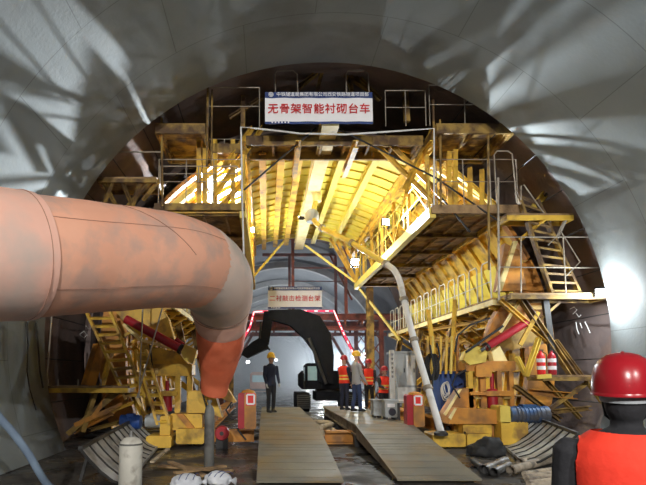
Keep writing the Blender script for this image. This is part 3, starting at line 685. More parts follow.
# hoses looping between the parts
for pts in ([(150, 345), (153, 372), (158, 395), (148, 410)], [(205, 330), (208, 360), (203, 395), (210, 420)], [(232, 402), (226, 410), (232, 420), (240, 416), (238, 430), (246, 440)], [(430, 345), (434, 368), (432, 388)], [(437, 343), (440, 356), (436, 372)], [(455, 352), (458, 335), (470, 325), (490, 318)], [(460, 398), (452, 385), (456, 375), (466, 370)]):
    MB().ptube([P(a, b, 12.25) for a, b in pts], 0.022, 6).build('hose', 'black_rubber', TX, True)
for px, m in ((428, 'yellow'), (433, 'yellow_clean'), (441, 'yellow'), (452, 'yellow_clean'), (447, 'yellow'), (458, 'orange')):
    member('valve_pipe', TX, m, P(px, 336, 13.2), P(px-1, 374, 13.2), 0.07, prof='tube')
for a, b in (((428, 352), (466, 340)), ((430, 330), (500, 318)), ((440, 345), (498, 308)), ((425, 338), (470, 344)), ((455, 300), (452, 370)), ((428, 310), (436, 370))):
    member('lower_strut', TX, 'yellow', P(*a, 14.0), P(*b, 13.6), 0.1, 0.08, 'C')
# ------------------------------------------------------------------ ventilation duct
def catmull(pts, n):
    out = []; P_ = [pts[0]] + list(pts) + [pts[-1]]
    for i in range(1, len(P_)-2):
        for k in range(n):
            t = k/n; a, b, c, d = P_[i-1], P_[i], P_[i+1], P_[i+2]
            out.append(tuple(0.5*((2*b[j]) + (-a[j]+c[j])*t + (2*a[j]-5*b[j]+4*c[j]-d[j])*t*t + (-a[j]+3*b[j]-3*c[j]+d[j])*t**3) for j in range(len(b))))
    out.append(tuple(pts[-1])); return out
def skin_tube(path, name, m, parent, n=40, wr=0.012, closed=False):
    b = MB(); b.ptube([p[:3] for p in path], [p[3] for p in path], n, closed)
    for i, v in enumerate(b.v):
        c = Vector(path[i//n][:3]); d = (v-c).normalized()
        b.v[i] = v + d*(wr*noise.noise(v*1.7) + wr*0.6*noise.noise(Vector((v.x*5, v.y*5, v.z*5))))
    return b.build(name, m, parent, True)
duct = thing('ventilation_duct', 'huge orange fabric ventilation duct sweeping in from the left and bending down', 'duct', W(100, 445, 7.5))
def dp(px, py, Y, r): return (*W(px, py, Y), r)
main = catmull([dp(-190, 246, 4.9, .80), dp(-70, 251, 5.6, .80), dp(20, 256, 6.3, .80), dp(100, 258, 7.25, .80), dp(165, 260, 8.2, .795), dp(196, 266, 8.9, .78)], 12)
cut = next(i for i, p in enumerate(main) if (p[0]-CAM.x)/p[1]*F+PX0 > 16)
big = [(x, y, z, r*1.035) for x, y, z, r in main[:cut+1]]
skin_tube(big, 'duct_sleeve', 'duct_pale', duct, wr=0.008)
skin_tube(main[cut-2:], 'duct_sleeve', 'duct', duct)
elbow = catmull([dp(182, 263, 8.6, .79), dp(200, 268, 9.0, .775), dp(214, 280, 9.5, .74), dp(220, 297, 10.1, .66), dp(220, 313, 10.6, .585)], 10)
skin_tube(elbow, 'duct_elbow', 'duct_grey_lit', duct)
cuff = catmull([dp(220, 305, 10.35, .625), dp(221, 320, 10.7, .57), dp(222, 332, 11.0, .50)], 8)
skin_tube(cuff, 'duct_cuff', 'duct_pale', duct, wr=0.02)
tail = catmull([dp(221, 326, 10.8, .54), dp(220, 345, 11.2, .52), dp(218, 362, 11.5, .44), dp(216, 378, 11.75, .36), dp(214, 392, 11.9, .32)], 8)
skin_tube(tail, 'duct_tail', 'duct_red_backlit', duct, wr=0.03)
def ring(i, path, k, m='duct_seam', rad=0.006):
    p, q = Vector(path[i][:3]), Vector(path[i+1][:3]); t = (q-p).normalized(); up = Vector((0, 0, 1)); up = (up-t*up.dot(t)).normalized(); sd = t.cross(up)
    MB().ptube([p+(up*math.cos(a)+sd*math.sin(a))*path[i][3]*k for a in [2*math.pi*j/48 for j in range(49)]], rad, 5).build('seam', m, duct, True)
ring(cut-1, main, 1.04); ring(cut-9, main, 1.045); ring(len(elbow)-8, elbow, 1.01); ring(2, cuff, 1.01)
# a slanting seam and a long seam on the main sleeve
def on_duct(i, ang, k=1.012):
    p, q = Vector(main[i][:3]), Vector(main[i+1][:3]); t = (q-p).normalized(); up = Vector((0, 0, 1)); up = (up-t*up.dot(t)).normalized(); sd = t.cross(up)
    return p + (up*math.cos(ang)+sd*math.sin(ang))*main[i][3]*k
last = len(main)-2
i0 = cut+13
MB().ptube([on_duct(min(last, i0+k), R(25+7.5*k)) for k in range(10)], 0.005, 5).build('seam', 'duct_seam', duct, True)
MB().ptube([on_duct(k, R(62), 1.010) for k in range(cut, last+1)], 0.003, 5).build('seam', 'duct_seam', duct, True)
MB().ptube([on_duct(k, R(128), 1.010) for k in range(cut, last+1)], 0.003, 5).build('seam', 'duct_seam', duct, True)
# suspension wire over the duct
wire = MB().ptube([W(-190, 170, 4.9), W(20, 196, 6.3), W(165, 214, 8.2), W(205, 224, 9.2)], 0.008, 5).build('suspension_wire', 'dark_steel', duct)

# ------------------------------------------------------------------ ramps and decks
def ramp(x0, x1, ya, yb, yc, z, label):
    t = thing('access_ramp', label, 'ramp', ((x0+x1)/2, yb, 0), 'steel access ramps')
    th = math.atan2(z, yb-ya)
    n = 2
    for k in range(n):     # sloping plates
        a, b = k/n, (k+1)/n
        p0, p1 = Vector(((x0+x1)/2, ya+(yb-ya)*a+0.01, z*a+0.045)), Vector(((x0+x1)/2, ya+(yb-ya)*b-0.01, z*b+0.045))
        member('ramp_plate', t, 'ramp_steel', p0, p1, x1-x0, 0.03)
    m_ = 3
    for k in range(m_):
        a, b = yb+(yc-yb)*k/m_+0.015, yb+(yc-yb)*(k+1)/m_-0.01
        member('deck_plate', t, 'ramp_steel', ((x0+x1)/2, a, z+0.045), ((x0+x1)/2, b, z+0.045), x1-x0, 0.03)
    for x in (x0+0.07, (x0+x1)/2, x1-0.07):
        q = MB(); d = 0.26
        q.add([(x-.05, ya+0.35, 0.0), (x+.05, ya+.35, 0), (x-.05, yb, max(0.0, z-d)), (x+.05, yb, max(0, z-d)), (x-.05, ya+0.05, 0.03), (x+.05, ya+.05, .03), (x-.05, yb, z+0.028), (x+.05, yb, z+0.028)],
              [(0, 1, 3, 2), (4, 6, 7, 5), (0, 4, 5, 1), (2, 3, 7, 6), (0, 2, 6, 4), (1, 5, 7, 3)])
        q.build('side_beam', 'ramp_side', t)
        member('deck_beam', t, 'ramp_side', (x, yb+0.02, z-0.10), (x, yc, z-0.10), 0.12, 0.25, 'I')
    for y in (yb+0.3, (yb+yc)/2, yc-0.3):
        MB().bx(x0+.02, x1-.02, y-0.1, y+0.1, 0, z-0.225).build('trestle', 'dark_steel', t)
    for k in range(10):   # anti-slip bars across the slope
        f = (k+.5)/10; member('tread_bar', t, 'ramp_steel', (x0+.05, ya+(yb-ya)*f, z*f+.064), (x1-.05, ya+(yb-ya)*f, z*f+.0605), 0.02, 0.005)
ramp(-1.60, -0.22, 8.05, 11.9, 18.4, 0.5, 'grey steel ramp and deck under the man with the yellow helmet and dark jacket')
ramp(0.66, 2.02, 8.2, 12.0, 18.8, 0.5, 'grey steel ramp and deck leading up to the group of workers, wet and shiny')
# timbers and pipes heaped between the decks
for i, (xa, ya, xb, yb, z, r, m, lab) in enumerate((
        (-0.06, 13.2, 0.0, 15.9, .08, .075, 'timber', 'pale timber at the bottom of the heap, against the left deck'),
        (0.13, 13.3, 0.15, 16.2, .07, .068, 'pipe_tan', 'tan pipe at the bottom of the heap, second from the left deck'),
        (0.31, 13.2, 0.30, 15.7, .08, .075, 'timber', 'pale timber at the bottom of the heap, second from the right deck'),
        (0.48, 13.3, 0.47, 16.5, .07, .066, 'pipe_tan', 'tan pipe at the bottom of the heap, against the right deck'),
        (0.03, 13.1, 0.08, 15.2, .215, .07, 'timber', 'pale timber in the middle layer of the heap, nearer the left deck'),
        (0.22, 13.4, 0.24, 15.9, .205, .066, 'pipe_tan', 'tan pipe in the middle layer of the heap between the ramps'),
        (0.40, 13.15, 0.38, 15.5, .21, .07, 'timber', 'pale timber in the middle layer of the heap, nearer the right deck'),
        (0.0, 13.35, 0.42, 14.3, .345, .068, 'timber', 'short pale timber slanting across the top of the heap between the ramps'),
        (0.42, 14.7, 0.02, 15.2, .34, .062, 'timber', 'short pale timber lying crosswise at the far end of the heap'))):
    d = (Vector((xb, yb, z))-Vector((xa, ya, z))).normalized()
    MB().ptube([(xa, ya, z), (xa+(xb-xa)*.3, ya+(yb-ya)*.3, z+.004), (xa+(xb-xa)*.7, ya+(yb-ya)*.7, z), (xb, yb, z)], [r, r*.94, r*.97, r*.86], 12).build('timber_log' if m == 'timber' else 'loose_pipe', m, None, True, label=lab, cat='timber' if m == 'timber' else 'pipe', group='heap between the ramps')

# ------------------------------------------------------------------ banners
def logo(M, s, parent, m):
    for r in (0.5, 0.33):
        put('emblem', MB().ptube([(r*s*math.cos(a), r*s*math.sin(a), 0) for a in [2*math.pi*j/24 for j in range(25)]], 0.05*s, 4).mesh('emblem', False, m), M, parent)
    put('emblem', MB().box((0, 0, 0), (0.1*s, 0.7*s, 0.06*s)).box((0, 0, 0), (0.5*s, 0.1*s, 0.06*s)).mesh('emblem', False, m), M, parent)
def banner(x0, x1, y0, y1, ysplit, Y, big, small, label):
    a, b, c = W(x0, y0, Y), W(x1, y1, Y), W(x0, ysplit, Y); cx = (a.x+b.x)/2; wd = b.x-a.x
    t = thing('banner', label, 'banner', (cx, Y, b.z))
    h = c.z-b.z
    g = MB(); nseg = 16    # cloth panel hanging with faint ripples
    def sheet(z0, z1, y, m, nm):
        q = MB()
        for k in range(nseg+1):
            x = a.x+wd*k/nseg; yy = y+0.012*math.sin(k*1.7)
            for z in (z0, z1): q.v += [Vector((x, yy, z)), Vector((x, yy+0.006, z))]
        for k in range(nseg):
            o = 4*k; q.f += [(o, o+4, o+6, o+2), (o+1, o+3, o+7, o+5), (o+2, o+6, o+7, o+3), (o, o+1, o+5, o+4)]
        return q.build(nm, m, t, True)
    sheet(b.z, c.z, Y, 'sign_white', 'white_panel'); sheet(c.z, a.z, Y, 'sign_blue', 'blue_strip')
    sheet(b.z-0.10*h, b.z, Y, 'sign_blue', 'bottom_strip')
    n = len(big); TEXT_BOLD[0] = 0.010
    for k, ch in enumerate(big):
        text_mesh('character', ch, wd/n*0.92, 'sign_red', Matrix.Translation((a.x+wd*(k+.5)/n*0.955+wd*.022, Y-0.025, (b.z+c.z)/2)) @ FACE, t)
    TEXT_BOLD[0] = 0.006
    text_mesh('lettering', small, wd*0.86/len(small), 'sign_white', Matrix.Translation((cx+wd*.035, Y-0.025, (a.z+c.z)/2)) @ FACE, t)
    logo(Matrix.Translation((a.x+wd*.055, Y-0.03, (a.z+c.z)/2)) @ FACE, (a.z-c.z)*.75, t, 'sign_white')
    for k in range(6):
        q = a.x+wd*(0.06+0.03*k); MB().bx(q, q+wd*.014, Y-0.022, Y-0.018, b.z-0.085*h, b.z-0.01).build('mark', 'sign_white', t)
    for sx in (a.x+.03, b.x-.03):
        member('tie', t, 'dark_steel', (sx, Y+0.01, a.z), (sx, Y+0.25, a.z+0.12), 0.012, prof='tube')
banner(265, 373, 92, 121.5, 98, 12.15, '无骨架智能衬砌台车', '中铁隧道局集团有限公司西安铁路隧道项目部', 'white banner with large red characters on the front of the yellow trolley')
GY = 27.4
banner(268, 322, 286.5, 307, 290.5, GY, '二衬敲击检测台架', '中铁隧道局集团有限公司西安铁路隧道项目部', 'white banner with red characters over the dark red gantry')

# ------------------------------------------------------------------ dark red inspection gantry behind
gan = thing('inspection_gantry', 'dark red steel inspection gantry spanning the tunnel behind the trolley', 'gantry', W(300, 405, 29))
GB = GY+0.25
for Y in (GB, GB+4):
    k = Y/GB
    zt = W(300, 317, GB).z
    xl, xr = W(205, 317, GB).x, W(404, 317, GB).x
    member('cross_girder', gan, 'rust_red', (xl, Y, zt), (xr, Y, zt), 0.3, 0.35, 'I')
    member('cross_girder', gan, 'rust_red', (xl, Y, zt-0.65), (xr, Y, zt-0.65), 0.2, 0.22, 'I')
    for px in (215, 236, 255, 275, 300, 322, 345, 362):
        x = W(px, 320, GB).x; member('web_post', gan, 'rust_red', (x, Y, zt-0.6), (x, Y, zt), 0.12, 0.12, 'C')
    for x in (W(212, 330, GB).x, W(222, 330, GB).x, W(369, 330, GB).x, W(381, 330, GB).x):
        member('leg', gan, 'rust_red', (x, Y, 0), (x, Y, zt), 0.22, 0.22, 'I')
    for xa, xb in ((W(212, 330, GB).x, W(222, 330, GB).x), (W(369, 330, GB).x, W(381, 330, GB).x)):
        for j in range(5):
            za, zb_ = 0.2+j*0.85, 1.05+j*0.85
            member('lattice', gan, 'rust_red', (xa, Y, za), (xb, Y, zb_), 0.08, 0.06, 'C'); member('lattice', gan, 'rust_red', (xb, Y, za), (xa, Y, zb_), 0.08, 0.06, 'C')
    member('knee', gan, 'rust_red', (W(338, 330, GB).x, Y, zt-0.5), (W(366, 372, GB).x, Y, W(366, 372, GB).z), 0.16, 0.16, 'I')
    member('knee', gan, 'rust_red', (W(252, 330, GB).x, Y, zt-0.5), (W(226, 372, GB).x, Y, W(226, 372, GB).z), 0.16, 0.16, 'I')
    for px in (293, 346):
        x = W(px, 300, GB).x; member('upper_post', gan, 'rust_red', (x, Y, zt+0.1), (x, Y, W(300, 238, GB).z), 0.16, 0.16, 'I')
    member('upper_rail', gan, 'rust_red', (W(293, 268, GB).x, Y, W(293, 268, GB).z), (W(355, 268, GB).x, Y, W(293, 268, GB).z), 0.06, 0.06)
    member('upper_strut', gan, 'rust_red', W(330, 255, Y), W(352, 300, Y), 0.1, 0.1, 'C')
    zu = W(300, 238, GB).z
    member('upper_girder', gan, 'rust_red', (W(262, 238, GB).x, Y, zu), (W(346, 238, GB).x, Y, zu), 0.16, 0.18, 'I')
for px in (215, 300, 372):
    x = W(px, 320, GB).x; member('side_girder', gan, 'rust_red', (x, GB, zt+0.05), (x, GB+4, zt+0.05), 0.2, 0.2, 'I')
# red light rope along the gantry
path = [(214, 387), (220, 377), (229, 364), (250, 327), (254, 312), (262, 311.5), (300, 311), (334, 311), (337, 318), (343, 332), (356, 359), (364, 374)]
rope = thing('light_rope', 'glowing red light rope outlining the opening of the dark red gantry', 'light rope', W(290, 390, GY))
MB().ptube([W(a, b, GY+0.02) for a, b in path], 0.05, 8).build('rope', 'red_glow', rope, True)
for k in range(34):
    f = k/34*(len(path)-1); i = int(f); a = W(*path[i], GY-0.03); b = W(*path[i+1], GY-0.03); q = a.lerp(b, f-i); d = (b-a).normalized()
    MB().tube(q-d*0.09, q+d*0.09, 0.03, 6).build('bulb', 'pink_glow', rope, True)

# ------------------------------------------------------------------ excavator
EY = 24.6
exc = thing('excavator', 'black tracked excavator with raised boom parked behind the workers', 'excavator', (W(333, 400, EY).x, EY+1, 0))
for x, nm in ((W(303, 400, EY).x, 0), (W(352, 400, EY).x, 1)):
    prof = []
    L, r = 3.6, 0.42
    for k in range(9): a = R(90+180*k/8); prof.append((-L/2+r+r*math.cos(a), r+r*math.sin(a)))
    for k in range(9): a = R(-90+180*k/8); prof.append((L/2-r+r*math.cos(a), r+r*math.sin(a)))
    q = MB(); n = len(prof)
    q.v = [Vector((x-.3, EY+1.2+p[0], p[1])) for p in prof] + [Vector((x+.3, EY+1.2+p[0], p[1])) for p in prof]
    q.f = [tuple(range(n)), tuple(range(2*n-1, n-1, -1))] + [(i, (i+1) % n, n+(i+1) % n, n+i) for i in range(n)]
    o = q.build('crawler_track', 'machine_black', exc)
    for j in range(7): MB().bx(x-.33, x+.33, EY-0.64-.02, EY-.58, 0.12+.1*j, 0.18+.1*j).build('track_shoe', 'dark_steel', o)
cxx = W(331, 390, EY).x
MB().bx(cxx-0.7, cxx+0.7, EY+0.3, EY+2.2, 0.45, 0.9).build('undercarriage', 'machine_black', exc)
MB().lathe((cxx, EY+1.2, 0.88), [(0, 0), (.65, 0), (.65, .15), (0, .15)], 24).build('slew_ring', 'dark_steel', exc, True)
hx0, hx1 = W(302, 380, EY).x, W(362, 380, EY).x
MB().chamfer(((hx0+hx1)/2+0.35, EY+1.7, 1.45), (hx1-hx0-0.7, 2.8, 0.85), 0.12).build('engine_house', 'machine_black', exc)
MB().chamfer(((hx0+hx1)/2, EY+2.9, 1.45), (hx1-hx0, 0.7, 1.0), 0.2).build('counterweight', 'machine_black', exc)
c0, c1 = W(305.5, 363, EY), W(325, 385, EY)
cab = MB().prism([(c0.x, 1.03), (c1.x, 1.03), (c1.x, c0.z-0.1), (c1.x-.1, c0.z), (c0.x+.12, c0.z), (c0.x, c0.z-.12)], EY+0.25, EY+1.5).build('cab', 'machine_black', exc)
MB().bx(c0.x+.12, c1.x-.14, EY+0.225, EY+0.245, c1.z+.22, c0.z-.16).build('windscreen', 'cab_glass', cab)
for x in (c0.x+.08, c1.x-.1, (c0.x+c1.x)/2+.15): MB().bx(x-.04, x+.04, EY+0.19, EY+0.225, 1.1, c0.z-.1).build('cab_pillar', 'machine_black', cab)
MB().bx(c0.x-0.012, c0.x, EY+0.5, EY+1.3, c1.z+.2, c0.z-.2).build('side_window', 'cab_glass', cab)
def slab(name, pts, Y, d, m='machine_black', parent=exc):
    q = [W(a, b, Y) for a, b in pts]; return MB().prism([(v.x, v.z) for v in q], Y, Y+d).build(name, m, parent)
slab('boom', [(333, 384), (320, 382), (314, 352), (304, 338), (290, 325), (268, 319), (268, 310), (300, 309), (320, 316), (331, 334), (334, 356)], EY-0.1, 0.5)
member('boom_ram', exc, 'dark_steel', W(326, 384, EY-.2), W(309, 338, EY-.2), 0.16, prof='tube')
st = slab('stick', [(274, 311), (264, 311), (260, 340), (264, 347), (269, 344)], EY-0.05, 0.4)
member('bucket_ram', st, 'dark_steel', W(261, 322, EY-.1), W(259, 344, EY-.1), 0.10, prof='tube')
bk = slab('bucket', [(267, 342), (269, 348), (262, 351), (247, 358), (242, 355), (243, 350), (252, 342), (259, 338)], EY-0.4, 1.0)
for k in range(4): slab('tooth', [(243, 350), (239, 354), (243, 356)], EY-.38+.28*k, 0.09, 'dark_steel', bk)
member('link', bk, 'dark_steel', W(259, 340, EY-.15), W(270, 350, EY-.15), 0.09, prof='tube')

# truck far off in the tunnel
TY = 46
tr = thing('dump_truck', 'dusty tan truck far down the tunnel left of the yellow-helmeted man', 'truck', W(258, 395, TY))
a, b = W(250, 372, TY), W(268, 392, TY)
MB().chamfer(((a.x+b.x)/2, TY+2, (a.z+b.z)/2), (b.x-a.x, 4, a.z-b.z), .2).build('truck_body', 'truck_tan', tr)
MB().bx(a.x+.2, b.x-.2, TY-.03, TY+0.02, b.z+0.9, a.z-.3).build('windscreen', 'cab_glass', tr)
for x in (a.x+.25, b.x-.25):
    MB().lathe((x-.18, TY+.6, .5), [(0, 0), (.5, 0), (.5, .36), (0, .36)], 18, Matrix.Rotation(math.pi/2, 3, 'Y')).build('wheel', 'black_rubber', tr, True)
    MB().lathe((x-.18, TY+3.2, .5), [(0, 0), (.5, 0), (.5, .36), (0, .36)], 18, Matrix.Rotation(math.pi/2, 3, 'Y')).build('wheel', 'black_rubber', tr, True)
MB().bx(a.x, b.x, TY-.1, TY+.1, .45, b.z+.1).build('bumper', 'dark_steel', tr)

# ------------------------------------------------------------------ concrete delivery pipe, conduit
pipe = thing('concrete_pipe', 'white and yellow concrete delivery pipe slanting from the roof down to the right leg', 'pipe', W(441, 436, 12.0))
yel = [W(316, 200, 17.2), W(313, 218, 16.8), W(322, 228, 16.4), W(334, 234, 16.0), W(352, 243, 15.4), W(378, 259, 14.6), W(386, 264, 14.3)]
MB().ptube(catmull([tuple(p) for p in yel], 5), 0.085, 12).build('boom_pipe', 'yellow_clean', pipe, True)
whi = [W(386, 264, 14.3), W(394, 270, 14.0), W(400, 282, 13.7), W(404, 300, 13.4), W(414, 340, 12.8), W(428, 388, 12.3), W(441, 432, 11.8)]
MB().ptube(catmull([tuple(p) for p in whi], 5), 0.085, 12).build('lower_pipe', 'white_paint', pipe, True)
for q, t in ((whi[0], whi[1]), (whi[3], whi[4]), (whi[4], whi[5]), (whi[5], whi[6]), (yel[4], yel[5]), (yel[2], yel[3])):
    d = (t-q).normalized(); MB().tube(q-d*.05, q+d*.05, 0.12, 14).build('coupling', 'galvanised', pipe, True)
MB().lathe(W(312, 222, 16.9), [(0, 0), (.2, .0), (.24, .1), (.24, .3), (.15, .42), (0, .45)], 16).build('valve', 'grey_paint', pipe, True)
MB().lathe(W(317, 199, 17.2)-Vector((0, 0, .1)), [(0, 0), (.16, 0), (.16, .5), (0, .5)], 14).build('valve_neck', 'cream_beam', pipe, True)
MB().lathe(W(441, 434, 11.8)-Vector((0, 0, .03)), [(0, 0), (.16, 0), (.16, .06), (.1, .1), (0, .1)], 14).build('foot', 'dark_steel', pipe, True)
con = [W(244, 262, 12.45), W(242, 190, 12.25), W(241, 127, 12.05), W(262, 129, 12.05), W(300, 133.5, 12.05), W(345, 134.5, 12.05), W(390, 131.5, 12.05), W(434, 128.5, 12.05), W(434, 205, 12.3)]
MB().ptube(con, 0.022, 8).build('white_conduit', 'white_paint', None, True, label='thin white conduit sagging across the front of the trolley below the banner', cat='conduit')

# ------------------------------------------------------------------ boxes, posts and cabinets by the ramps
def sign_post(x0, y0, x1, y1, Y, label, flip):
    a, b = W(x0, y0, Y), W(x1, y1, Y); wd = b.x-a.x
    t = thing('marker_post', label, 'post', ((a.x+b.x)/2, Y+.15, max(0, b.z)))
    h = a.z-b.z
    MB().chamfer((a.x+wd*.68, Y+.15, b.z+h*.46), (wd*.64, .3, h*.92), .03).build('post_body', 'orange', t)
    MB().chamfer((a.x+wd*.18, Y+.17, b.z+h*.46), (wd*.36, .28, h*.92), .03).build('red_side', 'red_paint', t)
    MB().lathe((a.x+wd*.55, Y+.15, b.z+h*.92), [(0, 0), (wd*.4, 0), (wd*.34, h*.06), (0, h*.1)], 14).build('cap', 'orange', t, True)
    sx, sz = a.x+wd*(.70 if not flip else .62), b.z+h*.76
    s = MB().bx(sx-wd*.26, sx+wd*.26, Y-.02, Y-.004, sz-h*.16, sz+h*.16).build('sign_plate', 'sign_red_panel', t)
    f = MB(); q = wd*.20
    for zz in (sz-h*.12, sz+h*.12): f.bx(sx-q, sx+q, Y-.03, Y-.021, zz-.02, zz+.02)
    for xx in (sx-q, sx+q): f.bx(xx-.02, xx+.02, Y-.03, Y-.021, sz-h*.12, sz+h*.12)
    f.build('white_mark', 'sign_white', s)
sign_post(238, 390, 256, 429, 12.1, 'orange and red post with a red and white marker left of the ramps', False)
sign_post(407, 392, 425, 427, 11.9, 'orange post with a red plate right of the ramps, beside the grey cabinet', True)
# white cabinet with a tall narrow notice board
Y = 15.2
cab2 = thing('control_cabinet', 'tall pale grey control cabinet beside the white slanting pipe', 'cabinet', W(406, 402, Y))
a, b = W(395, 353, Y), W(417, 403, Y)
MB().chamfer(((a.x+b.x)/2, Y+.4, (a.z+b.z)/2), (b.x-a.x, .8, a.z-b.z), .03).build('cabinet_body', 'grey_paint', cab2)
for k, (u0, u1, v0, v1) in enumerate(((.08, .48, .35, .95), (.52, .95, .35, .95), (.08, .95, .04, .31))):
    d = MB().bx(a.x+(b.x-a.x)*u0, a.x+(b.x-a.x)*u1, Y-.03, Y-.002, b.z+(a.z-b.z)*v0, b.z+(a.z-b.z)*v1).build('door', 'white_paint' if k else 'grey_paint', cab2)
    x = a.x+(b.x-a.x)*(u1-.07); MB().bx(x-.012, x+.012, Y-.06, Y-.03, b.z+(a.z-b.z)*(v0+v1)/2-.06, b.z+(a.z-b.z)*(v0+v1)/2+.06).build('handle', 'dark_steel', d)
MB().bx(a.x-.05, b.x+.05, Y-.08, Y+.9, a.z, a.z+.05).build('cabinet_roof', 'grey_paint', cab2)
for x in (a.x+.08, b.x-.08): MB().bx(x-.06, x+.06, Y+.1, Y+.7, 0, b.z).build('plinth', 'dark_steel', cab2)
nb = thing('notice_board', 'tall narrow white notice board with a column of dark characters', 'notice board', W(392.5, 402, Y-.4))
a, b = W(389.5, 350, Y-.4), W(395.5, 403, Y-.4)
MB().bx(a.x, b.x, Y-.4, Y-.36, b.z, a.z).build('board', 'white_paint', nb)
for k, wdh in enumerate((.7, .5, .62, .45, .58, .5)):
    z = a.z-.12-.13*k; cx = (a.x+b.x)/2; h = .04
    m = MB().bx(cx-.07*wdh, cx+.07*wdh, Y-.412, Y-.401, z-.006, z+.006).bx(cx-.05*wdh, cx+.05*wdh, Y-.412, Y-.401, z-.04, z-.03).bx(cx-.008, cx+.008, Y-.412, Y-.401, z-.045, z+.02)
    m.build('character_mark', 'sign_blue' if k == 0 else 'ink', nb)
for x in (a.x+.02, b.x-.02): MB().bx(x-.015, x+.015, Y-.36, Y-.33, 0, b.z+.4).build('stand', 'galvanised', nb)
def small_box(x0, y0, x1, y1, Y, label, m, dial):
    a, b = W(x0, y0, Y), W(x1, y1, Y); t = thing('electric_box', label, 'electric box', ((a.x+b.x)/2, Y+.2, .56)); b.z = .62
    MB().chamfer(((a.x+b.x)/2, Y+.2, (a.z+b.z)/2), (b.x-a.x, .4, a.z-b.z), .02).build('box_body', m, t)
    MB().bx(a.x-.03, b.x+.03, Y-.04, Y+.44, a.z, a.z+.035).build('lid', m, t)
    for x in (a.x+.05, b.x-.05): MB().bx(x-.03, x+.03, Y+.05, Y+.35, .562, b.z+.01).build('foot', 'dark_steel', t)
    if dial:
        MB().lathe(W((x0+x1)/2+1, (y0+y1)/2+2, Y), [(0, 0), (.1, 0), (.09, .03), (0, .03)], 16, Matrix.Rotation(math.pi/2, 3, 'X')).build('dial', 'ink', t, True)
        MB().bx(a.x+.06, b.x-.06, Y-.012, Y, a.z-.16, a.z-.07).build('name_plate', 'sign_white', t)
small_box(385, 401, 397.5, 419, 13.2, 'grey electric box with a round dial on the deck edge', 'grey_paint', True)
small_box(373.5, 401, 382.5, 418, 13.75, 'plain grey box left of the electric box with the dial', 'grey_paint', False)
# blue bin with cable
Yb = 13.6
bb = thing('blue_locker', 'dark blue steel locker behind the right leg of the trolley', 'locker', W(454, 410, Yb))
a, b = W(440, 372, Yb), W(467, 412, Yb)
MB().chamfer(((a.x+b.x)/2, Yb+.35, (a.z+b.z)/2), (b.x-a.x, .7, a.z-b.z), .02).build('locker_body', 'blue_paint', bb)
MB().bx(a.x+.03, a.x+(b.x-a.x)*.38, Yb-.02, Yb-.002, b.z+.05, a.z-.05).build('door', 'blue_paint', bb)
MB().bx(a.x+(b.x-a.x)*.41, b.x-.03, Yb-.02, Yb-.002, b.z+.05, a.z-.05).build('door', 'blue_paint', bb)
MB().bx(a.x-.02, b.x+.02, Yb-.04, Yb+.72, a.z, a.z+.03).build('lid', 'motor_blue', bb)
for x in (a.x+.06, b.x-.06): MB().bx(x-.05, x+.05, Yb+.1, Yb+.6, 0, b.z).build('foot', 'dark_steel', bb)
coil = MB()
for k in range(5):
    c = W(445, 392, Yb-.14)+Vector((.02*math.sin(k*2), -.025*k, .03*k)); r0 = .15-.012*k
    coil.ptube([c+Vector((r0*.7*math.cos(t_), .02*math.sin(3*t_), r0*1.5*math.sin(t_))) for t_ in [2*math.pi*j/24 for j in range(25)]], .014, 5)
coil.build('cable_coil', 'white_paint', None, True, label='coil of pale cable hanging on the blue locker', cat='cable')
c2 = MB()
for k in range(4):
    c = W(432, 367, 12.9)+Vector((.03*k-.05, -.02*k, 0)); c2.ptube([c+Vector((.13*math.cos(t_), .02*math.cos(2*t_), .33*math.sin(t_))) for t_ in [2*math.pi*j/24 for j in range(25)]], .018, 5)
c2.build('cable_coil', 'black_rubber', None, True, label='coil of black cable hanging beside the white pipe', cat='cable')
# fire extinguishers
Yf = 12.15
for px, lab in ((541.5, 'red fire extinguisher on the right low platform, nearer the trolley'), (552.5, 'dark red fire extinguisher on the right low platform, nearer the rock')):
    p = W(px, 376.5, Yf); p.z = zb2+0.055
    t = thing('fire_extinguisher', lab, 'extinguisher', p, 'fire extinguishers on the right low platform')
    MB().lathe(p, [(0, 0), (.085, 0), (.095, .03), (.095, .44), (.07, .5), (.03, .54), (.03, .58), (0, .58)], 16).build('bottle', 'sign_red_panel' if px == 541.5 else 'red_paint', t, True)
    MB().bx(p.x-.015, p.x+.07, p.y-.015, p.y+.015, p.z+.58, p.z+.61).build('handle', 'dark_steel', t)
    MB().ptube([p+Vector((.02, -.02, .57)), p+Vector((.12, -.04, .5)), p+Vector((.12, -.04, .2))], .012, 6).build('hose', 'black_rubber', t)
    for z0 in (.12, .3): MB().lathe(p+Vector((0, 0, z0)), [(.0965, 0), (.0975, .01), (.0975, .08), (.0965, .09)], 16).build('label_band', 'sign_white', t, True)
# red hose reel drum by the left leg
p = W(222, 433, 12.0)
hr = thing('red_drum', 'small red drum on the floor beside the dark gas cylinder', 'drum', (p.x, 12.05, 0))
MB().lathe((p.x, 11.9, p.z), [(0, 0), (.15, .0), (.17, .03), (.17, .22), (.15, .25), (0, .25)], 20, Matrix.Rotation(-math.pi/2, 3, 'X')).build('drum_shell', 'red_paint', hr, True)
MB().bx(p.x-.14, p.x+.14, 11.95, 12.15, 0, p.z-.13).build('cradle', 'dark_steel', hr)
MB().lathe((p.x, 11.88, p.z), [(0, 0), (.05, 0), (.05, .04), (0, .04)], 12, Matrix.Rotation(-math.pi/2, 3, 'X')).build('hub', 'dark_steel', hr, True)
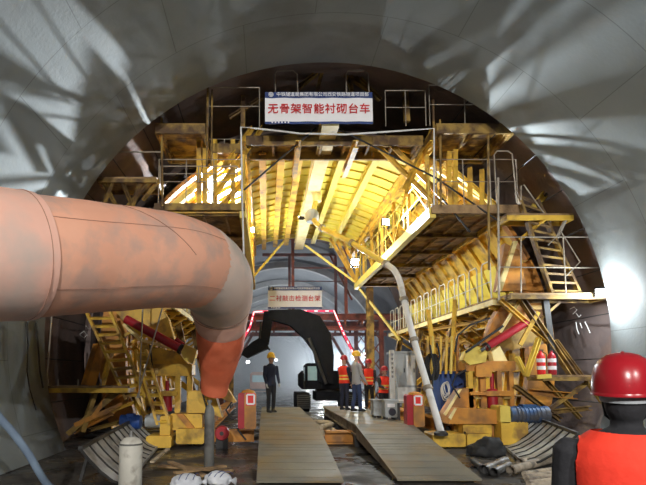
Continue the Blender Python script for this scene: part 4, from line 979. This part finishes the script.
# gas cylinders
p = G(130, 492, 0)
gc = thing('gas_cylinder', 'dented pale grey gas cylinder standing at the lower left', 'gas cylinder', p)
hh = W(130, 436, p.y).z; rr = 11.2*p.y/F
MB().lathe(p, [(0, 0), (rr*.9, 0), (rr, .03), (rr, hh*.84), (rr*.93, hh*.9), (rr*.7, hh*.955), (rr*.35, hh*.985), (0, hh*.99)], 28).build('bottle', 'cyl_white', gc, True)
MB().lathe(p+Vector((0, 0, hh*.975)), [(0, 0), (.035, 0), (.035, .05), (.02, .06), (.02, .1), (0, .1)], 12).build('valve', 'steel', gc, True)
MB().lathe(p+Vector((0, 0, hh*.845)), [(rr*1.003, 0), (rr*1.02, .006), (rr*1.02, .02), (rr*1.003, .026)], 28).build('weld_ring', 'cyl_grey', gc, True)
MB().lathe(p+Vector((0, 0, 0)), [(rr*.98, 0), (rr*1.04, .0), (rr*1.04, .05), (rr*.98, .05)], 28).build('foot_ring', 'cyl_grey', gc, True)
p = G(209, 468, 0); hh = W(209, 404, p.y).z; rr = 5.0*p.y/F
gd = thing('gas_cylinder', 'tall dark slim gas cylinder standing before the left leg', 'gas cylinder', p)
MB().lathe(p, [(0, 0), (rr*.9, 0), (rr, .02), (rr, hh*.86), (rr*.85, hh*.93), (rr*.4, hh*.985), (0, hh)], 20).build('bottle', 'cyl_grey', gd, True)
MB().lathe(p+Vector((0, 0, hh*.98)), [(0, 0), (.03, 0), (.03, .05), (.045, .05), (.045, .1), (0, .1)], 12).build('valve_cap', 'cyl_grey', gd, True)
# plastic sacks at the bottom of the picture
def sack(px, py, sx, sy, sz, label, rz):
    p = G(px, py, 0); me = bmesh.new(); bmesh.ops.create_icosphere(me, subdivisions=4, radius=1)
    for v in me.verts:
        q = v.co.copy(); n = 0.16*noise.noise(q*2.1+Vector((px, 0, 0))) + 0.07*noise.noise(q*5.5)
        q *= (1+n); q.z = max(q.z, -0.55); v.co = Vector((q.x*sx, q.y*sy, (q.z+0.55)*sz))
    m = bpy.data.meshes.new('plastic_sack'); me.to_mesh(m); me.free(); m.materials.append(MATS['bag_white']); m.shade_smooth()
    t = thing('plastic_sack', label, 'sack', p, 'white sacks on the floor', rz)
    put('sack_body', m, WM[t.name], t)
    e = WM[t.name] @ Matrix.Translation((sx*.9, 0, sz*.5))
    put('tied_neck', MB().lathe((0, 0, 0), [(0, 0), (.03, .0), (.02, .03), (.06, .1), (.0, .11)], 12, Matrix.Rotation(math.pi/2, 3, 'Y')).mesh('tied_neck', True, 'bag_white'), e, t)
    for k in range(3):
        st_ = MB().ptube([(sx*(-.5+.45*k)+.02*j, sy*1.0*math.cos(R(150-20*j)), sz*(.55+1.0*math.sin(R(150-20*j)))) for j in range(7)], 0.006, 5)
        put('stripe', st_.mesh('stripe', False, 'sign_blue'), WM[t.name], t)
sack(186, 487, .24, .16, .13, 'crumpled white plastic sack at the bottom edge, left one', .2)
sack(218, 484, .22, .15, .13, 'crumpled white plastic sack at the bottom edge, right one', -.3)
# loose boards near the dark cylinder
for i, (a, b, c, d, w_, lab) in enumerate(((160, 466, 232, 471, .16, 'long wet board lying in front of the dark gas cylinder'), (170, 462, 205, 476, .12, 'short wet board lying askew by the white sacks'), (152, 462, 168, 449, .08, 'pale batten leaning toward the left leg'), (175, 473, 225, 466, .12, 'dark board lying across the long wet board'))):
    p, q = G(a, b, .03+.035*i), G(c, d, .03+.035*i)
    MB().beam(p, q, w_, .03).build('loose_board', 'plank' if i != 2 else 'timber', None, label=lab, cat='board')
# blue hose on the left wall
hp = [(-14, 400), (0, 418), (14, 434), (28, 453), (39, 472), (47, 484), (56, 492)]
pts = []
for k, (a, b) in enumerate(hp): pts.append(tuple(W(a, b, 6.4+0.16*k)))
MB().ptube(catmull(pts, 5), .052, 12).build('blue_hose', 'hose_blue', None, True, label='fat dusty blue hose running down along the left wall', cat='hose')
# ditch formwork: curved ribbed steel panels on either side
def ditch_form(pa, pb, za, inward, n, label, w_=0.62):
    a, b = G(*pa, za), G(*pb, za)
    t = thing('ditch_form', label, 'form panel', ((a.x+b.x)/2+inward*.3, (a.y+b.y)/2, 0))
    d = (b-a); st = d.length/n; d.normalize(); side = Vector((d.y, -d.x, 0)); side = side if side.x*inward > 0 else -side
    prof = [(0, za), (w_*.22, za*.70), (w_*.48, za*.40), (w_*.75, za*.16), (w_, .03)]
    for k in range(n):
        q = MB(); s0, s1 = a+d*(st*k+.04), a+d*(st*(k+1)-.04); o = 0
        for (u, z) in prof:
            for s_ in (s0, s1):
                for dz in (0, .035): q.v.append(Vector((s_.x, s_.y, 0))+side*u+Vector((0, 0, z+dz)))
        for i in range(len(prof)-1):
            o = 4*i; q.f += [(o+1, o+5, o+7, o+3), (o, o+2, o+6, o+4), (o, o+4, o+5, o+1), (o+2, o+3, o+7, o+6)]
        q.f += [(0, 1, 3, 2), (4*len(prof)-4, 4*len(prof)-2, 4*len(prof)-1, 4*len(prof)-3)]
        q.build('slat', 'form_grey', t)
        if k % 1 == 0:
            rb = MB().ptube([a+d*(st*k)+side*u+Vector((0, 0, z+.04-za if False else z-a.z+.03)) for u, z in prof], .022, 5); rb.build('rib', 'dark_steel', t)  # dark bars imitate the shaded gaps between the slats
    member('top_edge', t, 'dark_steel', a+Vector((0, 0, .04)), b+Vector((0, 0, .04)), .06, .06)
    bb_ = side*w_; member('bottom_edge', t, 'form_grey', Vector((a.x, a.y, .04))+bb_, Vector((b.x, b.y, .04))+bb_, .05, .06)
    for k in range(4):
        c = a.lerp(b, (k+.5)/4); member('prop', t, 'dark_steel', (c.x-side.x*.15, c.y-side.y*.15, 0), c, .05, .05)
ditch_form((80, 451), (136, 420), .58, 1, 11, 'row of curved ribbed grey ditch forms along the left foot of the trolley', .66)
ditch_form((578, 436), (532, 418), .62, -1, 9, 'row of curved ribbed grey ditch forms at the right behind the red-helmeted man', .85)
# pipes on the floor, right
pl = [((474, 461), (486, 470), .07, 'dark_steel', 'short dark pipe stub lying nearest the black tarpaulin'), ((484, 470), (505, 461), .085, 'steel', 'grey pipe stub with an open end beside the ramp foot'), ((494, 472), (508, 465), .07, 'steel', 'grey pipe stub lying against the open pipe'),
      ((511, 470), (556, 458), .075, 'pipe_tan', 'tan pipe lying toward the ditch forms'), ((520, 462), (560, 454), .06, 'pipe_tan', 'thin tan pipe lying behind the long tan one')]
for i, (a, b, r, m, lab) in enumerate(pl):
    p, q = G(*a, r), G(*b, r); t = thing('floor_pipe', lab, 'pipe', ((p.x+q.x)/2, (p.y+q.y)/2, 0), 'loose pipes on the floor at right')
    MB().ptube([p, q], r, 14, closed=False).ptube([q, p], r*.78, 14, closed=False).build('pipe_wall', m, t, True)
    d = (q-p).normalized()
    for e in (p, q): MB().tube(e-d*.03, e+d*.03, r*1.0, 14).build('end_collar', m, t, True) if e == q else MB().ptube([e-d*.002, e+d*.04], r*1.16, 14, closed=False).build('end_collar', m, t, True)
for k in range(5):
    a, b = G(524+1.5*k, 474+3.2*k, .06), G(566, 468+3.6*k, .06)
    MB().tube(a, b, .05, 10).build('tan_pole', 'pipe_tan', None, True, label=('farthest', 'second farthest', 'middle', 'second nearest', 'nearest')[k] + ' pale pole of the bundle lying beside the red-helmeted man', cat='pole', group='bundle of poles at lower right')
# black tarpaulin
me = bmesh.new(); bmesh.ops.create_icosphere(me, subdivisions=4, radius=1)
p = G(488, 455, 0)
for v in me.verts:
    q = v.co.copy(); n = .28*noise.noise(q*1.8)+.12*noise.noise(q*5); q *= 1+n; v.co = Vector((q.x*.42, q.y*.25, max(0, q.z*.38)))
m = bpy.data.meshes.new('tarpaulin'); me.to_mesh(m); me.free(); m.materials.append(MATS['tarp_black']); m.shade_smooth()
put('tarpaulin', m, Matrix.Translation(p), None, label='crumpled black tarpaulin heaped at the foot of the right leg', cat='tarpaulin')
# hanging ropes in front of the left leg
for a, b, lab in (((143, 302), (139, 398), 'thin dark rope hanging straight in front of the left ladder'), ((164, 302), (137, 398), 'thin dark rope slanting down across the left ladder')):
    MB().ptube([W(150 if a[0] == 143 else 166, 208, 12.7), W(*a, 11.9), W(*b, 11.75)], .018, 6).build('hanging_rope', 'galvanised', None, True, label=lab, cat='rope', group='ropes at the left ladder')
MB().ptube([W(52, 312, 11.9), W(50, 340, 11.9), W(46, 386, 11.9)], .02, 6).build('hanging_rope', 'galvanised', None, True, label='thin rope hanging beside the edge of the left lining', cat='rope', group='ropes at the left ladder')

# cables strung down the left lining near its end
def lining_pt(px, py):
    Y = 11.0
    for k in range(8):
        p = W(px, py, Y); Y = (-math.sqrt(max(.1, 6.60**2-(p.z-2.75)**2)) - CAM.x)*F/(px-PX0)*1.0
    return W(px, py, Y)
for pts_, r, lab in (([(27, 322), (28, 345), (27, 372), (30, 390), (36, 410)], .014, 'thin black cable hanging down the left lining, farther from its edge'),
                     ([(36, 322), (38, 345), (40, 372), (43, 388)], .02, 'black cable hanging down the left lining, close to its edge')):
    MB().ptube([lining_pt(a, b) for a, b in pts_], r, 6).build('wall_cable', 'black_rubber', None, True, label=lab, cat='cable', group='cables on the left lining')
# ------------------------------------------------------------------ people
def loft(rings, n=16, cap=True):
    """rings: (centre, axis_x, axis_y) -> closed surface"""
    vs, fs = [], []
    for c, ax, ay in rings:
        for k in range(n):
            a = 2*math.pi*k/n; vs.append(Vector(c)+Vector(ax)*math.cos(a)+Vector(ay)*math.sin(a))
    m = len(rings)
    for i in range(m-1):
        for k in range(n): fs.append((i*n+k, i*n+(k+1) % n, (i+1)*n+(k+1) % n, (i+1)*n+k))
    fs.append(tuple(range(n))[::-1]); fs.append(tuple((m-1)*n+k for k in range(n)))
    return vs, fs
def limb(pts, rs, n=12):
    pts = [Vector(p) for p in pts]; rings = []; up = None
    ext = [(pts[0]-(pts[1]-pts[0]).normalized()*rs[0]*.6, rs[0]*.55)] + list(zip(pts, rs)) + [(pts[-1]+(pts[-1]-pts[-2]).normalized()*rs[-1]*.6, rs[-1]*.55)]
    for i, (p, r) in enumerate(ext):
        t = (ext[min(i+1, len(ext)-1)][0]-ext[max(i-1, 0)][0]).normalized()
        if up is None: up = Vector((0, 1, 0)) if abs(t.y) < .9 else Vector((1, 0, 0))
        up = (up-t*up.dot(t)).normalized(); rings.append((p, up*r, t.cross(up)*r))
    return loft(rings, n)
def flat(c, rx, ry, rz, tilt=0): 
    pass
def ellip(c, rx, ry, rz, n=16, m=10):
    rings = []
    for i in range(1, m):
        a = math.pi*i/m; rings.append((Vector(c)+Vector((0, 0, -rz*math.cos(a))), (rx*math.sin(a), 0, 0), (0, ry*math.sin(a), 0)))
    return loft(rings, n)
def hand_parts(w_, d, palm_n, side, curl=0.5):
    """palm and five fingers; w_ wrist, d pointing direction, palm_n normal the palm faces"""
    w_, d, pn = Vector(w_), Vector(d).normalized(), Vector(palm_n); pn = (pn-d*pn.dot(d)).normalized(); sd = d.cross(pn)*side
    out = [loft([(w_, sd*.026, pn*.02), (w_+d*.035, sd*.036, pn*.019), (w_+d*.085, sd*.042, pn*.017), (w_+d*.10, sd*.036, pn*.012)], 12)]
    for k, L in enumerate((.070, .080, .074, .058)):
        o = w_+d*.09+sd*(.031-.0205*k); a1, a2 = curl*.5, curl*1.3
        p1 = o+(d*math.cos(a1)+pn*math.sin(a1))*L*.5; p2 = p1+(d*math.cos(a2)+pn*math.sin(a2))*L*.5
        out.append(limb([o-d*.01, p1, p2], [.0098, .0092, .008], 8))
    o = w_+d*.03+sd*.03; p1 = o+(d*.6+sd*.75+pn*.3).normalized()*.04; p2 = p1+(d*.9+sd*.25+pn*.35).normalized()*.034
    out.append(limb([o, p1, p2], [.0125, .0108, .009], 8))
    return out
def person(label, loc, yaw, mats, vest=None, helmet='red_helmet', arms=((0, 0), (0, 0)), voxel=.012, H=1.75, group=None, legs=0.0, lean=0.0, bulk=1.0, gloves='skin', stripes=True, neck_wrap=False, fine_head=False, look=0.0):
    """mats: jacket, trousers, skin, shoes.  Facing -y before yaw."""
    t = thing('person', label, 'person', loc, group, yaw); M = WM[t.name] @ Matrix.Scale(H/1.75, 4)
    shapes = []   # (verts, faces, slot)
    def add(vf, slot): shapes.append((*vf, slot))
    B = bulk
    def tz(p):    # forward lean of the trunk above the hips
        p = Vector(p); k = max(0, p.z-.95); return Vector((p.x, p.y-math.tan(lean)*k, p.z))
    tor = [(.84, .150, .105), (.92, .168, .118), (1.02, .160, .115), (1.14, .158, .112), (1.26, .176, .122), (1.36, .190, .124), (1.42, .182, .115), (1.465, .130, .095), (1.50, .075, .070)]
    add(loft([(tz((0, .01, z)), (x*B, 0, 0), (0, y*B, 0)) for z, x, y in tor], 24), 0)
    add(limb([tz((0, .012, 1.45)), tz((0, .0, 1.53)), tz((0, -.008, 1.60))], [.066, .058, .056]), 5 if neck_wrap else 2)
    hc = tz((0, -.012, 1.645-(.045 if neck_wrap else 0)))
    add(ellip(hc+Vector((0, .012, .012)), .077, .098, .108), 5 if neck_wrap else 2)
    add(ellip(hc+Vector((0, -.035, -.045)), .056, .062, .068), 2 if not neck_wrap else 5)      # jaw
    add(limb([hc+Vector((0, -.088, .018)), hc+Vector((0, -.108, -.018))], [.010, .015], 8), 2)   # nose
    add(limb([hc+Vector((-.022, -.088, -.052)), hc+Vector((0, -.096, -.051)), hc+Vector((.022, -.088, -.052))], [.006, .009, .006], 8), 2)  # lips
    for s in (-1, 1): add(ellip(hc+Vector((s*.080, .012, -.008)), .012, .024, .034, 10, 6), 2) if not neck_wrap else None   # ears
    for s in (-1, 1):
        hip, knee, ank = Vector((s*.088, 0.01, .90)), Vector((s*.105, -.015+legs*s*.06, .49)), Vector((s*.115, .02+legs*s*.14, .09))
        add(limb([hip, hip.lerp(knee, .5), knee, knee.lerp(ank, .45), ank], [.098*B, .085*B, .066*B, .066, .052]), 1)
        add(loft([(ank+Vector((0, .065, -.045)), (.03, 0, 0), (0, 0, .035)), (ank+Vector((0, .03, -.03)), (.046, 0, 0), (0, 0, .055)), (ank+Vector((0, -.05, -.035)), (.046, 0, 0), (0, 0, .05)), (ank+Vector((0, -.13, -.05)), (.05, 0, 0), (0, 0, .036)), (ank+Vector((0, -.18, -.06)), (.03, 0, 0), (0, 0, .02))], 12), 3)
        sw, bend = arms[0 if s < 0 else 1]      # forward swing of the upper arm, bend of the elbow
        sh = tz((s*.198*B, .01, 1.405)); ud = Vector((s*.14, -math.sin(sw), -math.cos(sw))).normalized()
        el = sh+ud*.285; fa = sw+bend; inn = -s*.35*min(1.0, bend)
        fd = Vector((s*.05+inn, -math.sin(fa), -math.cos(fa))).normalized(); wr_ = el+fd*.245
        add(limb([sh, sh.lerp(el, .5), el, el.lerp(wr_, .5), wr_], [.068*B, .060*B, .052*B, .047, .040]), 0)
        pn = Vector((-s, -.25, 0)) if bend < .8 else Vector((-s*.6, 0, 1))
        for q in hand_parts(wr_, fd, pn, s, .6): add(q, 4)
    # one continuous surface
    vs, fs, lab = [], [], []
    for v, f, sl in shapes:
        o = len(vs); vs += v; fs += [tuple(o+i for i in q) for q in f]; lab += [sl]*len(v)
    me = bpy.data.meshes.new('tmp'); me.from_pydata([tuple(v) for v in vs], [], fs)
    bm = bmesh.new(); bm.from_mesh(me); bmesh.ops.recalc_face_normals(bm, faces=bm.faces); bm.to_mesh(me); bm.free()
    ob = bpy.data.objects.new('tmp', me); COL.objects.link(ob)
    r = ob.modifiers.new('r', 'REMESH'); r.mode = 'VOXEL'; r.voxel_size = voxel
    sm = ob.modifiers.new('s', 'SMOOTH'); sm.factor = .5; sm.iterations = 2 if voxel > .009 else 4
    dg = bpy.context.evaluated_depsgraph_get(); dg.update()
    bod = bpy.data.meshes.new_from_object(ob.evaluated_get(dg)); bpy.data.objects.remove(ob)
    kd = kdtree.KDTree(len(vs)); src = []
    dense = []
    for v, f, sl in shapes:      # sample vertices and face centres for the colour regions
        dense += [(p, sl) for p in v] + [(sum((v[i] for i in q), Vector())/len(q), sl) for q in f if len(q) < 6]
    kd = kdtree.KDTree(len(dense))
    for i, (p, sl) in enumerate(dense): kd.insert(p, i)
    kd.balance()
    jacket, trousers, skin, shoes = mats
    bod.materials.clear()
    for m_ in (jacket, trousers, skin, shoes, gloves, 'cloth_black'): bod.materials.append(MATS[m_])
    for p in bod.polygons:
        c = p.center; sl = dense[kd.find(c)[1]][1]
        if sl == 1 and c.z > .86: sl = 0
        p.material_index = sl
    bod.shade_smooth(); bod.name = 'body'
    put('body', bod, M, t)
    # vest: a shell over the trunk with armholes, neckline and hem
    if vest:
        bm = bmesh.new(); bm.from_mesh(bod)
        for z, s_ in ((.90, -1), (1.475, 1)): bmesh.ops.bisect_plane(bm, geom=bm.verts[:]+bm.edges[:]+bm.faces[:], plane_co=(0, 0, z), plane_no=(0, 0, s_), clear_outer=True)
        for s_ in (-1, 1):
            bmesh.ops.bisect_plane(bm, geom=bm.verts[:]+bm.edges[:]+bm.faces[:], plane_co=(s_*.178*B, 0, 1.30), plane_no=Vector((s_, 0, .06)), clear_outer=True)
            bmesh.ops.bisect_plane(bm, geom=bm.verts[:]+bm.edges[:]+bm.faces[:], plane_co=(s_*.092, 0, 1.475), plane_no=Vector((-s_*.0001, 0, 1)), clear_outer=False)
        dele = [f for f in bm.faces if f.material_index == 4 or (f.calc_center_median().z < 1.3 and abs(f.calc_center_median().x) > .172*B and f.calc_center_median().z < 1.25 and False)]
        bmesh.ops.delete(bm, geom=dele, context='FACES')
        bm.normal_update()
        for v in bm.verts: v.co += v.normal*.014
        for _ in range(3): bmesh.ops.smooth_vert(bm, verts=bm.verts, factor=.5, use_axis_x=True, use_axis_y=True, use_axis_z=True)
        bm.normal_update()
        for v in bm.verts: v.co += v.normal*.006
        vm = bpy.data.meshes.new('vest'); bm.to_mesh(vm); bm.free(); vm.materials.clear(); vm.materials.append(MATS[vest]); vm.materials.append(MATS['vest_stripe'])
        for p in vm.polygons:
            z = p.center.z; p.material_index = 1 if stripes and (1.02 < z < 1.075 or 1.13 < z < 1.185) else 0
        vm.shade_smooth(); put('vest', vm, M, t)
    # helmet
    hz = hc+Vector((0, .006, .055)); HB = Matrix.Translation(hz) @ Matrix.Rotation(-.06, 4, 'X') @ Matrix.Rotation(look, 4, 'Z')
    prof = [(1.0, -.012), (1.0, .015), (.985, .045), (.94, .078), (.85, .110), (.70, .136), (.48, .154), (.24, .163), (.02, .165)]
    q = MB(); nn = 40
    for r_, z in prof:
        for k in range(nn):
            a = 2*math.pi*k/nn; q.v.append(Vector((.118*r_*math.cos(a), .142*r_*math.sin(a), z)))
    for i in range(len(prof)-1):
        for k in range(nn): q.f.append((i*nn+k, i*nn+(k+1) % nn, (i+1)*nn+(k+1) % nn, (i+1)*nn+k))
    q.f.append(tuple((len(prof)-1)*nn+k for k in range(nn)))
    hel = put('helmet', q.mesh('helmet', True, helmet), M @ HB, t)
    q = MB()      # brim, longer over the face
    for k in range(nn+1):
        a = 2*math.pi*k/nn; fx = max(0.0, -math.sin(a)); e = (.004 if fine_head else .012)+.042*fx**2
        for r_, z in ((.0, .004), (e, -.006-.010*fx), (e, -.012-.010*fx), (0, -.006)):
            q.v.append(Vector(((.117+r_)*math.cos(a), (.141+r_)*math.sin(a), z)))
    for k in range(nn):
        for j in range(4): q.f.append((4*k+j, 4*k+(j+1) % 4, 4*k+4+(j+1) % 4, 4*k+4+j))
    put('brim', q.mesh('brim', True, helmet), M @ HB, hel)
    q = MB()      # raised ridge over the crown
    rid = [(0, .132*math.cos(R(a)), .012+.151*math.sin(R(a))) for a in range(25, 156, 10)]
    q.ptube(rid, .008, 8); put('ridge', q.mesh('ridge', True, helmet), M @ HB, hel)
    for sx in (-.045, .045):
        q = MB(); q.ptube([(sx, .118*math.cos(R(a)), .008+.140*math.sin(R(a))) for a in range(35, 146, 11)], .007, 6); put('ridge', q.mesh('ridge', True, helmet), M @ HB, hel)
    # harness band under the shell, chin strap, eyes
    q = MB()
    for k in range(33):
        a = 2*math.pi*k/32
        for z in (-.040, .006): q.v.append(Vector((.090*math.cos(a), .112*math.sin(a)+.004, z)))
    for k in range(32): q.f.append((2*k, 2*k+2, 2*k+3, 2*k+1))
    if fine_head: put('harness_band', q.mesh('harness_band', True, 'strap_grey'), M @ HB, hel)
    q = MB().ptube([hc+Vector((-.082, -.02, .05)), hc+Vector((-.07, -.04, -.05)), hc+Vector((0, -.06, -.118)), hc+Vector((.07, -.04, -.05)), hc+Vector((.082, -.02, .05))], .006, 6)
    put('chin_strap', q.mesh('chin_strap', True, 'cloth_black'), M, t)
    for s in (-1, 1):
        q = MB(); vf = ellip(hc+Vector((s*.031, -.089, .018)), .012, .008, .008, 10, 6); q.add(*vf); put('eye', q.mesh('eye', True, 'eye'), M, t)
    return t
JB = ('cloth_black', 'cloth_black', 'skin', 'black_rubber')
# nearest worker, seen from behind
p = W(625, 402, 2.12)
person('person in a red helmet and orange vest seen from behind at the right edge', (p.x, p.y, 0), math.pi-.58, JB, 'vest_orange', 'red_helmet', ((.1, .25), (.1, .3)), voxel=.0085, H=1.755, bulk=1.03, stripes=False, neck_wrap=True, fine_head=True)
# man alone on the left deck
def on_deck(px, py): q = G(px, py, .562); return (q.x, q.y, .562)
person('person in a yellow helmet and dark jacket standing alone on the left deck', on_deck(271, 412.5), .55, ('cloth_navy', 'cloth_black', 'skin', 'black_rubber'), None, 'yellow_helmet', ((.05, .3), (.1, .35)), gloves='glove', H=1.76, legs=.3)
person('person in a red helmet and orange vest, leftmost of the group of workers', on_deck(344.5, 410), 2.3, ('cloth_navy', 'cloth_navy', 'skin', 'black_rubber'), 'vest_orange', 'red_helmet', ((.1, .3), (.2, .9)), H=1.72, group='workers on the right deck')
person('person in a yellow helmet and grey hooded jacket among the group of workers', on_deck(357, 411.5), 1.9, ('cloth_grey', 'cloth_jeans', 'skin', 'black_rubber'), None, 'yellow_helmet', ((.2, .4), (.25, .7)), H=1.83, legs=.5, group='workers on the right deck')
person('person in a red helmet and orange vest facing the viewer beside the grey hooded jacket', on_deck(369.5, 409), -.35, ('cloth_black', 'cloth_black', 'skin', 'black_rubber'), 'vest_orange', 'red_helmet', ((.15, .9), (.15, .6)), H=1.62, group='workers on the right deck')
q = W(384, 409, 16.6)
person('person in a red helmet and orange vest leaning forward, rightmost of the group', (q.x, 16.6, .30), .25, ('cloth_black', 'cloth_black', 'skin', 'black_rubber'), 'vest_orange', 'red_helmet', ((.5, .8), (.5, .8)), H=1.62, lean=.12, group='workers on the right deck')
MB().bx(q.x-.4, q.x+.5, 16.2, 17.1, 0, .30).build('timber_step', 'plank', None, label='low plank step under the rightmost worker', cat='step')

# ------------------------------------------------------------------ dusty air in the far tunnel
hz = bpy.data.materials.new('dusty_air'); hz.use_nodes = True; nt = hz.node_tree
nt.nodes.remove(nt.nodes['Principled BSDF'])
vs_ = nt.nodes.new('ShaderNodeVolumeScatter'); vs_.inputs['Color'].default_value = (0.80, 0.88, 1.0, 1)
vs_.inputs['Density'].default_value = 0.018; vs_.inputs['Anisotropy'].default_value = 0.3
nt.links.new(vs_.outputs[0], nt.nodes['Material Output'].inputs['Volume']); MATS['dusty_air'] = hz
MB().prism([(6.6*math.cos(R(a)), 2.75 + 6.6*math.sin(R(a))) for a in range(-24, 205, 6)], 25.6, 149).build('dusty_air', 'dusty_air', None, kind='stuff', label='thin bluish dust haze hanging in the far tunnel', cat='haze')
